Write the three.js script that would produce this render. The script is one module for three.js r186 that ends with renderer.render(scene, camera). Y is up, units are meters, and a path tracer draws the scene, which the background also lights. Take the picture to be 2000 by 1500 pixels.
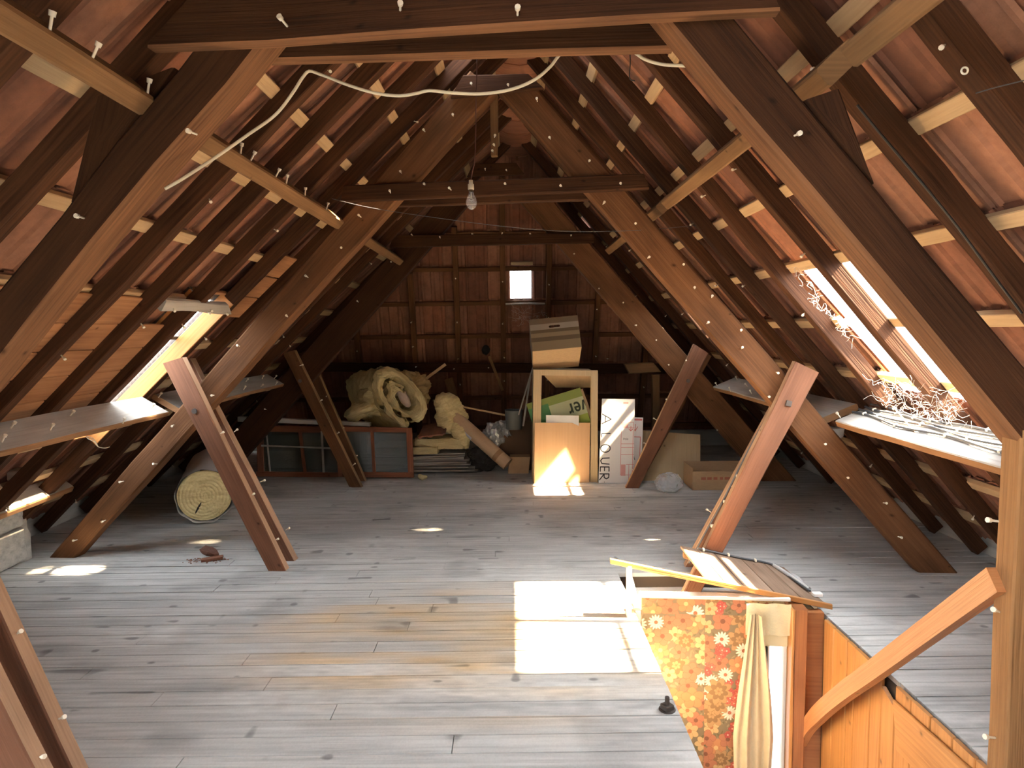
import * as THREE from 'three';
import { mergeGeometries } from 'three/addons/utils/BufferGeometryUtils.js';
import { RoundedBoxGeometry } from 'three/addons/geometries/RoundedBoxGeometry.js';
import { ImprovedNoise } from 'three/addons/math/ImprovedNoise.js';

// ───────────── camera, sky, sun, exposure ─────────────
const F = 1299.27, PITCH = 0.08146, YAW = 0.00072, ROLL = -0.01258, EYE = new THREE.Vector3(0, 1.5, 0);
const V = (x, y, z) => new THREE.Vector3(x, y, z);
const cP = Math.cos(PITCH), sP = Math.sin(PITCH), cY = Math.cos(YAW), sY = Math.sin(YAW);
const FWD = V(sY * cP, -sP, -cY * cP), RT0 = V(cY, 0, sY), UP0 = RT0.clone().cross(FWD);
const RT = RT0.clone().multiplyScalar(Math.cos(ROLL)).addScaledVector(UP0, Math.sin(ROLL));
const UP = UP0.clone().multiplyScalar(Math.cos(ROLL)).addScaledVector(RT0, -Math.sin(ROLL));
const scene = new THREE.Scene();
const camera = new THREE.PerspectiveCamera(2 * Math.atan(750 / F) * 180 / Math.PI, 2000 / 1500, 0.05, 200);
camera.position.copy(EYE);
camera.quaternion.setFromRotationMatrix(new THREE.Matrix4().makeBasis(RT, UP, FWD.clone().negate()));
const renderer = new THREE.WebGLRenderer({ antialias: true });
renderer.toneMapping = THREE.LinearToneMapping;
renderer.toneMappingExposure = 1.3;
renderer.shadowMap.enabled = true;
const SUN_DIR = V(-1, -1.16, -0.055).normalize();          // the way sunlight travels
// bright thin overcast: almost white, a little bluer overhead, brighter towards the sun
{
  const w = 256, h = 128, d = new Float32Array(w * h * 4), s = SUN_DIR.clone().negate();
  for (let y = 0; y < h; y++) for (let x = 0; x < w; x++) {
    const el = ((y + 0.5) / h - 0.5) * Math.PI, az = ((x + 0.5) / w - 0.5) * 2 * Math.PI, k = Math.max(0, Math.sin(el));
    const dir = new THREE.Vector3(Math.cos(az) * Math.cos(el), Math.sin(el), Math.sin(az) * Math.cos(el)), c = Math.max(0, dir.dot(s)), glow = 0.9 * Math.pow(c, 6);
    const low = el < 0 ? 0.25 : 1, i = (y * w + x) * 4;
    d[i] = low * (0.95 - 0.14 * k + glow); d[i + 1] = low * (0.97 - 0.08 * k + glow * 0.97); d[i + 2] = low * (1.0 + glow * 0.9); d[i + 3] = 1;
  }
  const t = new THREE.DataTexture(d, w, h, THREE.RGBAFormat, THREE.FloatType); t.mapping = THREE.EquirectangularReflectionMapping; t.magFilter = THREE.LinearFilter; t.needsUpdate = true;
  scene.background = t; scene.environment = t;
}
scene.backgroundIntensity = scene.environmentIntensity = 14;
const sun = new THREE.DirectionalLight(0xffe2bc, 230);
sun.position.copy(SUN_DIR).multiplyScalar(-12).add(V(0, 1, -3.5));
sun.target.position.set(0, 1, -3.5);
sun.castShadow = true;
sun.shadow.radius = 3;
Object.assign(sun.shadow.camera, { left: -7, right: 7, top: 7, bottom: -7, near: 0.5, far: 30 });
sun.shadow.mapSize.set(4096, 4096);
scene.add(sun, sun.target);

// ───────────── helpers ─────────────
let seedState = 12345;
const reseed = (s) => { seedState = s >>> 0; };
function rnd() { seedState = (seedState + 0x6D2B79F5) | 0; let t = Math.imul(seedState ^ (seedState >>> 15), 1 | seedState); t = (t + Math.imul(t ^ (t >>> 7), 61 | t)) ^ t; return ((t ^ (t >>> 14)) >>> 0) / 4294967296; }
const rr = (a, b) => a + (b - a) * rnd();
const perlin = new ImprovedNoise();
// a point of the photograph's view carried onto a plane of the place (n·p = d)
function hit(x, y, n, d) {
  const r = FWD.clone().addScaledVector(RT, (x - 1000) / F).addScaledVector(UP, (750 - y) / F);
  return EYE.clone().addScaledVector(r, (d - n.dot(EYE)) / n.dot(r));
}
const atZ = (x, y, z) => hit(x, y, V(0, 0, 1), z);
const atY = (x, y, h) => hit(x, y, V(0, 1, 0), h);
const TR = { 1: [1.93945, -0.06192], 2: [4.13193, -0.08544], 3: [6.45511, -0.04065] };
const tn = (i) => V(Math.sin(TR[i][1]), 0, Math.cos(TR[i][1]));
const atT = (i, x, y, off = 0) => hit(x, y, tn(i), -TR[i][0] * Math.cos(TR[i][1]) + off);
const trussZ = (i, x) => -TR[i][0] - x * Math.tan(TR[i][1]);

const taken = new Map();
function numbered(n) { const k = taken.get(n) || 0; taken.set(n, k + 1); return k ? n + '_' + String(k).padStart(3, '0') : n; }
const W = new WeakMap();                                   // where an object's origin lies in the place
function tag(o, label, category, group) { o.userData.label = label; o.userData.category = category; if (group) o.userData.group = group; return o; }
function shade(m) { m.castShadow = m.receiveShadow = true; return m; }
function add(name, geo, mat, label, category, group) {     // a thing that is one mesh, its origin at its base
  geo.computeBoundingBox(); const b = geo.boundingBox, c = V((b.min.x + b.max.x) / 2, b.min.y, (b.min.z + b.max.z) / 2);
  geo.translate(-c.x, -c.y, -c.z);
  const m = shade(new THREE.Mesh(geo, mat)); m.name = numbered(name); m.position.copy(c); W.set(m, c); scene.add(m);
  if (label) tag(m, label, category, group);
  return m;
}
function thing(name, at, label, category, group) { const g = new THREE.Group(); g.name = numbered(name); g.position.copy(at); W.set(g, at.clone()); scene.add(g); if (label) tag(g, label, category, group); return g; }
function struct(name, at = V(0, 0, 0)) { const g = thing(name, at); g.userData.kind = 'structure'; return g; }
function part(parent, name, geo, mat) {                    // geo in place coordinates, carried into the parent's frame
  const w = W.get(parent); geo.translate(-w.x, -w.y, -w.z);
  const m = shade(new THREE.Mesh(geo, mat)); m.name = numbered(name); W.set(m, w); parent.add(m); return m;
}
function piece(parent, name, geo, mat, pos, quat) {        // a shared geometry set into the parent
  const m = shade(new THREE.Mesh(geo, mat)); m.name = numbered(name); m.position.copy(pos).sub(W.get(parent)); if (quat) m.quaternion.copy(quat); parent.add(m); return m;
}

// ───────────── textures ─────────────
function lattice(seed, n) { const a = new Float32Array(n * n); const keep = seedState; reseed(seed); for (let i = 0; i < n * n; i++) a[i] = rnd(); seedState = keep; return a; }
const LAT = lattice(77, 256);
function vn(x, y, px, py) {                                 // value noise, periodic in px, py
  const ix = Math.floor(x), iy = Math.floor(y); let fx = x - ix, fy = y - iy; fx = fx * fx * (3 - 2 * fx); fy = fy * fy * (3 - 2 * fy);
  const x0 = ((ix % px) + px) % px, x1 = (x0 + 1) % px, y0 = (((iy % py) + py) % py) * 256, y1 = ((((iy + 1) % py) + py) % py) * 256;
  const a = LAT[x0 + y0], b = LAT[x1 + y0], c = LAT[x0 + y1], d = LAT[x1 + y1];
  return a + (b - a) * fx + (c - a) * fy + (a - b - c + d) * fx * fy;
}
const enc = (v) => { v = Math.max(0, Math.min(1, v)); return 255 * (v <= 0.0031308 ? v * 12.92 : 1.055 * Math.pow(v, 1 / 2.4) - 0.055); };
function dataTex(w, h, fn, srgb = true) {
  const d = new Uint8Array(w * h * 4), o = [0, 0, 0];
  for (let y = 0; y < h; y++) for (let x = 0; x < w; x++) { fn(x / w, y / h, o); const i = (y * w + x) * 4; for (let k = 0; k < 3; k++) d[i + k] = srgb ? enc(o[k]) : Math.max(0, Math.min(255, o[k] * 255)); d[i + 3] = 255; }
  const t = new THREE.DataTexture(d, w, h); t.wrapS = t.wrapT = THREE.RepeatWrapping; t.magFilter = THREE.LinearFilter; t.minFilter = THREE.LinearMipmapLinearFilter; t.generateMipmaps = true;
  if (srgb) t.colorSpace = THREE.SRGBColorSpace; t.needsUpdate = true; return t;
}
// wood: grain runs along u (2 m), 0.5 m across v
function woodTex(light, dark, { streak = 0.5, blotch = 0.5, knots = 5, seed = 1, w = 512, h = 512 } = {}) {
  reseed(seed); const K = []; for (let i = 0; i < knots; i++) K.push([rnd(), rnd(), rr(0.004, 0.01)]);
  const ox = Math.floor(rnd() * 100), oy = Math.floor(rnd() * 100);
  return dataTex(w, h, (u, v, o) => {
    let warp = 0, kn = 0;
    for (const [a, b, r] of K) { let du = u - a, dv = v - b; du -= Math.round(du); dv -= Math.round(dv); const q = Math.hypot(du * 2, dv * 0.5) / r; if (q < 8) { warp += (dv > 0 ? 1 : -1) * 0.02 * Math.exp(-q * q / 8); kn += Math.exp(-q * q / 1.5); } }
    const vv = v + warp + 0.03 * (vn(u * 4 + ox, v * 3 + oy, 4, 3) - 0.5);
    const s = 0.55 * vn(u * 6 + ox, vv * 64 + oy, 6, 64) + 0.3 * vn(u * 10 + oy, vv * 150 + ox, 10, 150) + 0.15 * vn(u * 60, vv * 200, 60, 200);
    const b = 0.6 * vn(u * 5 + oy, v * 3 + ox, 5, 3) + 0.4 * vn(u * 14 + ox, v * 9, 14, 9);
    let t = streak * (s - 0.5) * 1.6 + blotch * (b - 0.5) * 1.6 + 0.5; t = Math.max(0, Math.min(1, t)); 
    for (let k = 0; k < 3; k++) o[k] = (dark[k] + (light[k] - dark[k]) * t) * (1 - 0.65 * Math.min(1, kn));
  });
}
const grainBump = dataTex(512, 512, (u, v, o) => { const s = 0.6 * vn(u * 8, v * 90, 8, 90) + 0.4 * vn(u * 20, v * 220, 20, 220); o[0] = o[1] = o[2] = s; }, false);
grainBump.repeat.set(0.5, 2);
const roughTex = (col, amp, sc, seed = 3) => dataTex(256, 256, (u, v, o) => { const n = 0.5 * vn(u * sc + seed, v * sc, sc, sc) + 0.3 * vn(u * sc * 3, v * sc * 3 + seed, sc * 3, sc * 3) + 0.2 * vn(u * 120, v * 120, 120, 120); for (let k = 0; k < 3; k++) o[k] = col[k] * (1 + amp * (n - 0.5) * 2); });
const bumpNoise = dataTex(256, 256, (u, v, o) => { o[0] = o[1] = o[2] = 0.5 * vn(u * 12, v * 12, 12, 12) + 0.3 * vn(u * 40, v * 40, 40, 40) + 0.2 * vn(u * 110, v * 110, 110, 110); }, false);
function woodMat(light, dark, opt = {}) {
  const map = woodTex(light, dark, opt); map.repeat.set(0.5, 2);
  return new THREE.MeshPhysicalMaterial({ map, bumpMap: grainBump, bumpScale: opt.bump ?? 0.0015, roughness: opt.rough ?? 0.85, specularIntensity: opt.rough ? 0.7 : 0.3, vertexColors: true });
}
const std = (o) => new THREE.MeshStandardMaterial({ roughness: 0.9, ...o });
const noisy = (col, amp, sc, rep, o = {}) => { const map = roughTex(col, amp, sc, o.seed ?? 3); map.repeat.set(rep, rep); const bm = bumpNoise.clone(); bm.repeat.set(rep, rep); const q = { ...o }; delete q.seed; return std({ map, bumpMap: bm, bumpScale: 0.001, ...q }); };
const M = {
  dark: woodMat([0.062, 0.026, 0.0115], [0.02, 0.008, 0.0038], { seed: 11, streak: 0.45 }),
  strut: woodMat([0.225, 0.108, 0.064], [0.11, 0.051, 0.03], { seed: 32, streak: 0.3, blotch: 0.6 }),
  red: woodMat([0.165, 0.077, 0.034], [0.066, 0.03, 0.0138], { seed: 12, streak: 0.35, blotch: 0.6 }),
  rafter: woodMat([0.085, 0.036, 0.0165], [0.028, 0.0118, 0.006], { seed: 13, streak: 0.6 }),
  pale: woodMat([0.225, 0.128, 0.06], [0.12, 0.066, 0.031], { seed: 14, streak: 0.35, blotch: 0.6 }),
  batten: woodMat([0.62, 0.45, 0.26], [0.36, 0.24, 0.13], { seed: 15, streak: 0.3, blotch: 0.4, knots: 2, w: 256, h: 256 }),
  plank: woodMat([0.52, 0.49, 0.43], [0.30, 0.27, 0.23], { seed: 16, streak: 0.25, blotch: 0.6, knots: 2 }),
  sheathe: woodMat([0.40, 0.20, 0.095], [0.20, 0.09, 0.042], { seed: 17, streak: 0.35, blotch: 0.5, knots: 8 }),
  pine: woodMat([0.56, 0.27, 0.085], [0.33, 0.135, 0.038], { seed: 18, streak: 0.4, blotch: 0.3, knots: 9, rough: 0.45, bump: 0.0006 }),
  trim: woodMat([0.42, 0.17, 0.06], [0.24, 0.085, 0.03], { seed: 19, streak: 0.5, knots: 0, rough: 0.45, bump: 0.0005 }),
  post: woodMat([0.36, 0.19, 0.08], [0.18, 0.09, 0.038], { seed: 20, streak: 0.5, blotch: 0.4 }),
  rail: woodMat([0.56, 0.25, 0.10], [0.33, 0.14, 0.055], { seed: 21, streak: 0.5, blotch: 0.3, rough: 0.5 }),
  sash: woodMat([0.32, 0.13, 0.07], [0.16, 0.06, 0.035], { seed: 22, streak: 0.4, w: 256, h: 256 }),
  beige: woodMat([0.62, 0.48, 0.28], [0.48, 0.35, 0.19], { seed: 23, streak: 0.3, blotch: 0.2, knots: 1, rough: 0.55, w: 256, h: 256 }),
  door: woodMat([0.72, 0.45, 0.24], [0.60, 0.35, 0.17], { seed: 24, streak: 0.4, blotch: 0.15, knots: 0, rough: 0.5, bump: 0.0003, w: 256, h: 256 }),
  lid: woodMat([0.34, 0.24, 0.17], [0.18, 0.115, 0.075], { seed: 25, streak: 0.3, blotch: 0.7 }),
  peg: std({ color: 0xf3ead2, roughness: 0.45 }),
  iron: noisy([0.10, 0.085, 0.075], 0.5, 12, 8, { roughness: 0.6, metalness: 0.6 }),
  white: std({ color: 0xe9e6df, roughness: 0.7 }),
  cable: std({ color: 0x4a4c4f, roughness: 0.5 }),
  cream: std({ color: 0xd8cdb0, roughness: 0.5 }),
  cord: std({ color: 0x4a2a22, roughness: 0.7 }),
  wire: std({ color: 0x2b2723, roughness: 0.6, metalness: 0.4 }),
  mortar: noisy([0.42, 0.41, 0.37], 0.35, 6, 1.5),
  plaster: noisy([0.55, 0.53, 0.48], 0.15, 6, 1),
  card: noisy([0.46, 0.31, 0.17], 0.10, 8, 3, { roughness: 0.95 }),
  cardDark: noisy([0.27, 0.22, 0.17], 0.12, 8, 3, { seed: 9 }),
  boardWhite: noisy([0.82, 0.79, 0.72], 0.06, 8, 2),
  sub: std({ color: 0x3a3129 }),
};
const TILES = [[0.25, 0.104, 0.058], [0.19, 0.078, 0.045], [0.29, 0.134, 0.08], [0.15, 0.063, 0.038], [0.225, 0.107, 0.066]].map((c, i) => noisy(c, 0.28, 6, 3, { seed: i * 7 + 1, roughness: 0.92 }));

// ───────────── timber ─────────────
// A0→A1 and B0→B1 are two long edges of one face, D leads through the thickness; edges are chamfered and a little uneven
function timber(A0, A1, B0, B1, D, { c = 0.007, wob = 0.004, seg = 0, top, side, under } = {}) {
  const len = (A0.distanceTo(A1) + B0.distanceTo(B1)) / 2; if (!seg) seg = Math.max(2, Math.min(14, Math.round(len / 0.3)));
  const off = [rr(0, 40), rr(0, 40)], s = rr(0, 100), rings = [];
  const n1 = (k, t) => perlin.noise(s + k * 7.3, t * len * 2.2, k * 3.1) * wob * 1.6;
  for (let i = 0; i <= seg; i++) {
    const t = i / seg, a = A0.clone().lerp(A1, t), b = B0.clone().lerp(B1, t), wd = b.clone().sub(a).normalize(), dd = D.clone().normalize();
    const C = [a.clone().addScaledVector(wd, n1(0, t)).addScaledVector(dd, n1(1, t) * 0.5), b.clone().addScaledVector(wd, n1(2, t)).addScaledVector(dd, n1(1, t) * 0.5), b.clone().add(D).addScaledVector(wd, n1(2, t)), a.clone().add(D).addScaledVector(wd, n1(0, t))];
    const R = [];
    for (let k = 0; k < 4; k++) { const p = C[k], e = (q) => { const v = q.clone().sub(p); return p.clone().addScaledVector(v.normalize(), Math.min(c, p.distanceTo(q) * 0.3)); }; R.push(e(C[(k + 3) % 4]), e(C[(k + 1) % 4])); }
    rings.push(R);
  }
  const pos = [], uv = [], col = [], idx = [], mid = V(0, 0, 0); for (const R of [rings[0], rings[seg]]) for (const p of R) mid.addScaledVector(p, 1 / 16);
  const white = [1, 1, 1]; let per = 0;
  for (let k = 0; k < 8; k++) {
    const k2 = (k + 1) % 8, w = rings[0][k].distanceTo(rings[0][k2]), base = pos.length / 3;
    const q = rings[0][k], fn = rings[seg][k].clone().sub(q).cross(rings[0][k2].clone().sub(q)).normalize(), fc = rings[0][k].clone().add(rings[0][k2]).add(rings[seg][k]).add(rings[seg][k2]).multiplyScalar(0.25).sub(mid);
    const flip = fn.dot(fc) < 0; if (flip) fn.negate();
    const cc = top && fn.y > 0.35 ? top : under && fn.y < -0.35 ? under : (side ?? white);   // dust on upper faces; rough hewn undersides, paler with painted floor bounce light
    for (let i = 0; i <= seg; i++) for (const [kk, vv] of [[k, per], [k2, per + w]]) { const p = rings[i][kk]; pos.push(p.x, p.y, p.z); uv.push(off[0] + len * i / seg, off[1] + vv); col.push(...cc); }
    for (let i = 0; i < seg; i++) { const a = base + i * 2, b = a + 1, d = a + 2, e = a + 3; flip ? idx.push(a, b, d, b, e, d) : idx.push(a, d, b, b, d, e); }
    per += w;
  }
  for (const [R, R2] of [[rings[0], rings[1]], [rings[seg], rings[seg - 1]]]) {
    const base = pos.length / 3, n = R[2].clone().sub(R[0]).cross(R[4].clone().sub(R[0])), flip = n.dot(R[0].clone().sub(R2[0])) < 0;
    R.forEach((p) => { pos.push(p.x, p.y, p.z); const d = p.clone().sub(R[0]); uv.push(off[0] + d.length() * 0.3, off[1] + d.dot(UP)); col.push(...(side ?? white)); });
    for (let k = 1; k < 7; k++) flip ? idx.push(base, base + k + 1, base + k) : idx.push(base, base + k, base + k + 1);
  }
  const g = new THREE.BufferGeometry(); g.setAttribute('position', new THREE.Float32BufferAttribute(pos, 3)); g.setAttribute('uv', new THREE.Float32BufferAttribute(uv, 2)); g.setAttribute('color', new THREE.Float32BufferAttribute(col, 3)); g.setIndex(idx); g.computeVertexNormals(); return g;
}
const bar = (x0, x1, y0, y1, z0, z1, o) => {                // an axis-aligned timber, long side found by itself
  const dx = x1 - x0, dy = y1 - y0, dz = z1 - z0;
  if (dx >= dy && dx >= dz) return timber(V(x0, y0, z1), V(x1, y0, z1), V(x0, y1, z1), V(x1, y1, z1), V(0, 0, -dz), o);
  if (dy >= dz) return timber(V(x0, y0, z1), V(x0, y1, z1), V(x1, y0, z1), V(x1, y1, z1), V(0, 0, -dz), o);
  return timber(V(x0, y1, z1), V(x0, y1, z0), V(x1, y1, z1), V(x1, y1, z0), V(0, -dy, 0), o);
};
const tube = (pts, r, seg, rs = 6, closed = false) => new THREE.TubeGeometry(new THREE.CatmullRomCurve3(pts, closed, 'centripetal'), seg ?? pts.length * 6, r, rs, closed);
// white wooden pegs driven into the beams
const pegGeo = mergeGeometries([new THREE.CylinderGeometry(0.0032, 0.0032, 0.034, 6).translate(0, 0.014, 0), new THREE.CylinderGeometry(0.0075, 0.0065, 0.011, 8).translate(0, 0.029, 0)]);
const YAX = V(0, 1, 0);
function peg(parent, p, n, sc = 1) { const d = n.clone().normalize().add(V(rr(-0.25, 0.25), rr(-0.1, 0.35), rr(-0.15, 0.15))).normalize(); const m = piece(parent, 'peg', pegGeo, M.peg, p, new THREE.Quaternion().setFromUnitVectors(YAX, d)); m.scale.setScalar(sc); return m; }

// ───────────── floor, hatch ─────────────
const HX0 = 0.64, HX1 = 1.588, HZ0 = -4.0, HZ1 = -1.95;
const FX0 = -3.62, FX1 = 3.1, FZ0 = -8.6, FZ1 = 1.2;
reseed(501);
const PW = 0.108, rowTone = []; for (let i = 0; i < 120; i++) rowTone.push(rnd());
const floorMap = dataTex(2048, 2048, (u, v, o) => {         // one texture laid over the whole floor: wear, dust and stains lie where they lie
  const x = FX0 + u * 7, z = FZ1 - v * 10, row = Math.floor((FZ1 - z) / PW), tone = rowTone[row % 120];
  const g = 0.5 * vn(x * 2.2 + row * 13.7, v * 700, 256, 256) + 0.3 * vn(x * 9 + row * 5, v * 1500, 256, 256) + 0.2 * vn(u * 1900, v * 1900, 250, 250);
  const b = 0.5 * vn(x * 0.9 + 7, z * 1.6 + 90, 256, 256) + 0.3 * vn(x * 3 + 20, z * 6 + 200, 256, 256) + 0.2 * vn(x * 8 + 40, z * 20 + 300, 256, 256);
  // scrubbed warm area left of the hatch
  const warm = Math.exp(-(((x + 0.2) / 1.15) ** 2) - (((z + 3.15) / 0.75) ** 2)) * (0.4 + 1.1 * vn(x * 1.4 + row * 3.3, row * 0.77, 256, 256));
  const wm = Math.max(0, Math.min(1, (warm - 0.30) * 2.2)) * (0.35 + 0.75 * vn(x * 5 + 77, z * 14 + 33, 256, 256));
  const t = 0.86 + 0.5 * (g - 0.5) + 0.52 * (b - 0.5) + 0.10 * (tone - 0.5);
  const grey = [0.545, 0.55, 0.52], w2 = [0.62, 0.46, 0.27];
  const sm = (e0, e1, q) => { q = Math.max(0, Math.min(1, (q - e0) / (e1 - e0))); return q * q * (3 - 2 * q); };
  const f = ((FZ1 - z) / PW) % 1, stain = 1 - 0.3 * sm(0.62, 0.9, vn(x * 3.1 + 50, z * 5.5 + 120, 256, 256)) * (0.4 + 0.6 * vn(x * 14, z * 40 + 60, 256, 256)), kn = 1 - 0.5 * sm(0.9, 0.97, vn(x * 9 + row * 31, row * 7.7 + f * 1.6, 256, 256)), dust = 0.22 * sm(0.5, 0.85, vn(x * 1.1 + 140, z * 2.2 + 30, 256, 256)) * vn(x * 20, z * 60 + 10, 256, 256);
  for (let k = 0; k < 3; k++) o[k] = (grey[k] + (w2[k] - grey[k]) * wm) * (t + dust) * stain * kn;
});
const floorBump = grainBump.clone(); floorBump.repeat.set(6, 14);
M.floor = std({ map: floorMap, bumpMap: floorBump, bumpScale: 0.0012, roughness: 0.75 });
const floor = struct('floor');
{
  reseed(77);
  const board = (x0, x1, z1, row) => {
    const z0 = z1 - PW + 0.0065, y = rr(-0.0015, 0.0015), dy = rr(-0.0012, 0.0012);
    const g = new THREE.BoxGeometry(x1 - x0 - 0.003, 0.024, z1 - z0), P = g.attributes.position, U = g.attributes.uv;
    g.translate((x0 + x1) / 2, y - 0.012, (z0 + z1) / 2);
    for (let i = 0; i < P.count; i++) { if (P.getY(i) > -0.01) P.setY(i, P.getY(i) + (P.getX(i) > (x0 + x1) / 2 ? dy : -dy)); U.setXY(i, (P.getX(i) - FX0) / 7, (FZ1 - P.getZ(i)) / 10); }
    part(floor, 'plank', g, M.floor);
  };
  let row = 0;
  for (let z = FZ1; z > FZ0; z -= PW, row++) {
    const spans = z - PW < HZ1 && z - PW / 2 > HZ0 ? [[FX0, HX0], [HX1 + 0.03, FX1]] : [[FX0, FX1]];
    for (const [a, b] of spans) { let x = a; while (x < b - 0.01) { let n = z > -0.6 ? b : x + rr(1.6, 3.6); if (b - n < 0.7) n = b; board(x, n, z, row); x = n; } }
  }
  for (const [x0, x1, z0, z1] of [[FX0 - 0.1, HX0, FZ0, FZ1], [HX1 + 0.03, FX1 + 0.1, FZ0, FZ1], [HX0, HX1 + 0.03, FZ0, HZ0], [HX0, HX1 + 0.03, HZ1, FZ1]]) part(floor, 'deck', new THREE.BoxGeometry(x1 - x0, 0.2, z1 - z0).translate((x0 + x1) / 2, -0.127, (z0 + z1) / 2), M.sub);
}

// ───────────── roof ─────────────
// each slope: a point on its eave, the way up it, the way out of it; rafters' undersides lie at w = 0
const SL = {
  left: { E: V(-3.575, 0, 0), up: V(0.7301, 0.6834, 0), out: V(-0.6834, 0.7301, 0), len: 5.02, s0: 0.384 },
  right: { E: V(3.006, 0, 0), up: V(-0.6484, 0.7613, 0), out: V(0.7613, 0.6484, 0), len: 4.5, s0: 0.32 },
};
const onS = (S, s, w, z) => S.E.clone().addScaledVector(S.up, s).addScaledVector(S.out, w).setZ(z);
const GAUGE = 0.407, TW = 0.26;
// an interlocking clay tile seen from below: two hollow channels, raised side ribs, a hanging nib; x across, y up the slope, z out
const tileGeo = (() => {
  const low = [[0, 0.008], [0.012, 0.0], [0.03, 0.0], [0.045, 0.012], [0.098, 0.012], [0.112, 0.002], [0.138, 0.002], [0.152, 0.012], [0.222, 0.012], [0.236, 0.002], [0.25, 0.004], [0.262, 0.016], [0.276, 0.016]];
  const up = low.map(([x, z]) => [x, Math.max(z, 0.008) + 0.013]), L = 0.455, pos = [], uv = [], idx = [];
  const strip = (ring, flip) => { for (let i = 0; i < ring.length - 1; i++) { const b = pos.length / 3; for (const [p, y] of [[ring[i], 0], [ring[i + 1], 0], [ring[i], -L], [ring[i + 1], -L]]) { pos.push(p[0], y, p[1]); uv.push(p[0] + p[1], y); } flip ? idx.push(b, b + 2, b + 1, b + 1, b + 2, b + 3) : idx.push(b, b + 1, b + 2, b + 1, b + 3, b + 2); } };
  strip(low, false); strip(up, true);
  const end = (y, flip) => { for (let i = 0; i < low.length - 1; i++) { const b = pos.length / 3; for (const p of [low[i], low[i + 1], up[i], up[i + 1]]) { pos.push(p[0], y, p[1]); uv.push(p[0], p[1]); } flip ? idx.push(b, b + 1, b + 2, b + 1, b + 3, b + 2) : idx.push(b, b + 2, b + 1, b + 1, b + 2, b + 3); } };
  end(-L, false);
  const g = new THREE.BufferGeometry(); g.setAttribute('position', new THREE.Float32BufferAttribute(pos, 3)); g.setAttribute('uv', new THREE.Float32BufferAttribute(uv, 2)); g.setIndex(idx); g.computeVertexNormals();
  const nib = new THREE.BoxGeometry(0.05, 0.02, 0.02).translate(0.125, -0.055, 0.004);
  return mergeGeometries([g, nib]).translate(0, 0, 0);
})();
function tileMatrix(S, s, z, jz, ja) {                       // head at slope distance s, its low-numbered side at z
  const ex = V(0, 0, -1), tilt = 0.036, ey = S.up.clone().multiplyScalar(Math.cos(tilt)).addScaledVector(S.out, -Math.sin(tilt)), ez = ex.clone().cross(ey);
  const m = new THREE.Matrix4();
  if (ez.dot(S.out) < 0) { ex.negate(); ez.negate(); m.makeBasis(ex, ey, ez).setPosition(onS(S, s, 0.112, z - TW)); } else m.makeBasis(ex, ey, ez).setPosition(onS(S, s, 0.112, z));
  return m.multiply(new THREE.Matrix4().makeRotationZ(ja)).multiply(new THREE.Matrix4().makeTranslation(jz, 0, 0));
}
function roofSlope(name, S, z0, phase, missing, battenCut, seed) {
  const g = struct(name); reseed(seed);
  const rows = Math.floor((S.len - S.s0) / GAUGE) + 1, all = [];
  for (let k = 0; k <= rows; k++) {
    const s = S.s0 + GAUGE * k; if (s > S.len + 0.25) continue;
    let cuts = battenCut(s); let a = 0.9; const zs = []; for (const [c0, c1] of cuts) { zs.push([a, c0]); a = c1; } zs.push([a, -8.4]);
    for (const [p, q] of zs) { const sb = Math.min(s - 0.035, S.len - 0.03); part(g, 'batten', timber(onS(S, sb - 0.03, 0.08, p), onS(S, sb - 0.03, 0.08, q), onS(S, sb + 0.03, 0.08, p), onS(S, sb + 0.03, 0.08, q), S.out.clone().multiplyScalar(0.032), { c: 0.003, wob: 0.004, seg: 12 }), M.batten); }
    for (let n = -14; n < 24; n++) {
      const z = phase - TW * n; if (z > 1.3 || z < -8.3) continue; if (missing(s, z - TW / 2)) { rnd(); rnd(); rnd(); continue; }
      const slip = S === SL.right && [[2.29, -4.84], [1.47, -4.72], [3.3, -4.58]].some(([y, zz]) => Math.abs((s - 0.2) * 0.7613 + 0.07 - y) < 0.155 && Math.abs(z - TW / 2 - zz) < TW / 2);   // a tile slipped askew leaves a wedge of daylight
      const slid = S === SL.right && inR(s, 1.4, 1.8) && inR(z - TW / 2, -3.76, -2.72) ? 0.17 : S === SL.right && inR(z - TW / 2, -6.36, -5.84) ? (inR(s, 1.9, 2) ? 0.1 : inR(s, 2.3, 2.4) ? -0.25 : 0) : 0;   // tiles that slid below the holes
      const m = tileMatrix(S, s - slid, z, rr(-0.004, 0.004), rr(-0.006, 0.006) + (slip ? 0.07 : 0)), c = V(0.13, -0.2, 0).applyMatrix4(m), mat = Math.floor(rnd() * TILES.length);
      const d = c.clone().sub(EYE), dep = d.dot(FWD), sx = Math.abs(d.dot(RT)) / dep, sy = Math.abs(d.dot(UP)) / dep, seen = dep > 0.3 && sx < 0.85 && sy < 0.66;
      all.push({ m, mat, key: seen ? d.length() : 100 + d.length() });
    }
  }
  all.sort((a, b) => a.key - b.key);
  const rest = [];
  all.forEach((t, i) => { if (i < 290) { const o = shade(new THREE.Mesh(tileGeo, TILES[t.mat])); o.name = numbered('tile'); o.applyMatrix4(t.m); g.add(o); } else rest.push(tileGeo.clone().applyMatrix4(t.m)); });
  const st = part(g, 'far_tiles', mergeGeometries(rest), TILES[1]); st.userData.kind = 'stuff';
  return g;
}
const inR = (v, a, b) => v > a && v < b;
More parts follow.
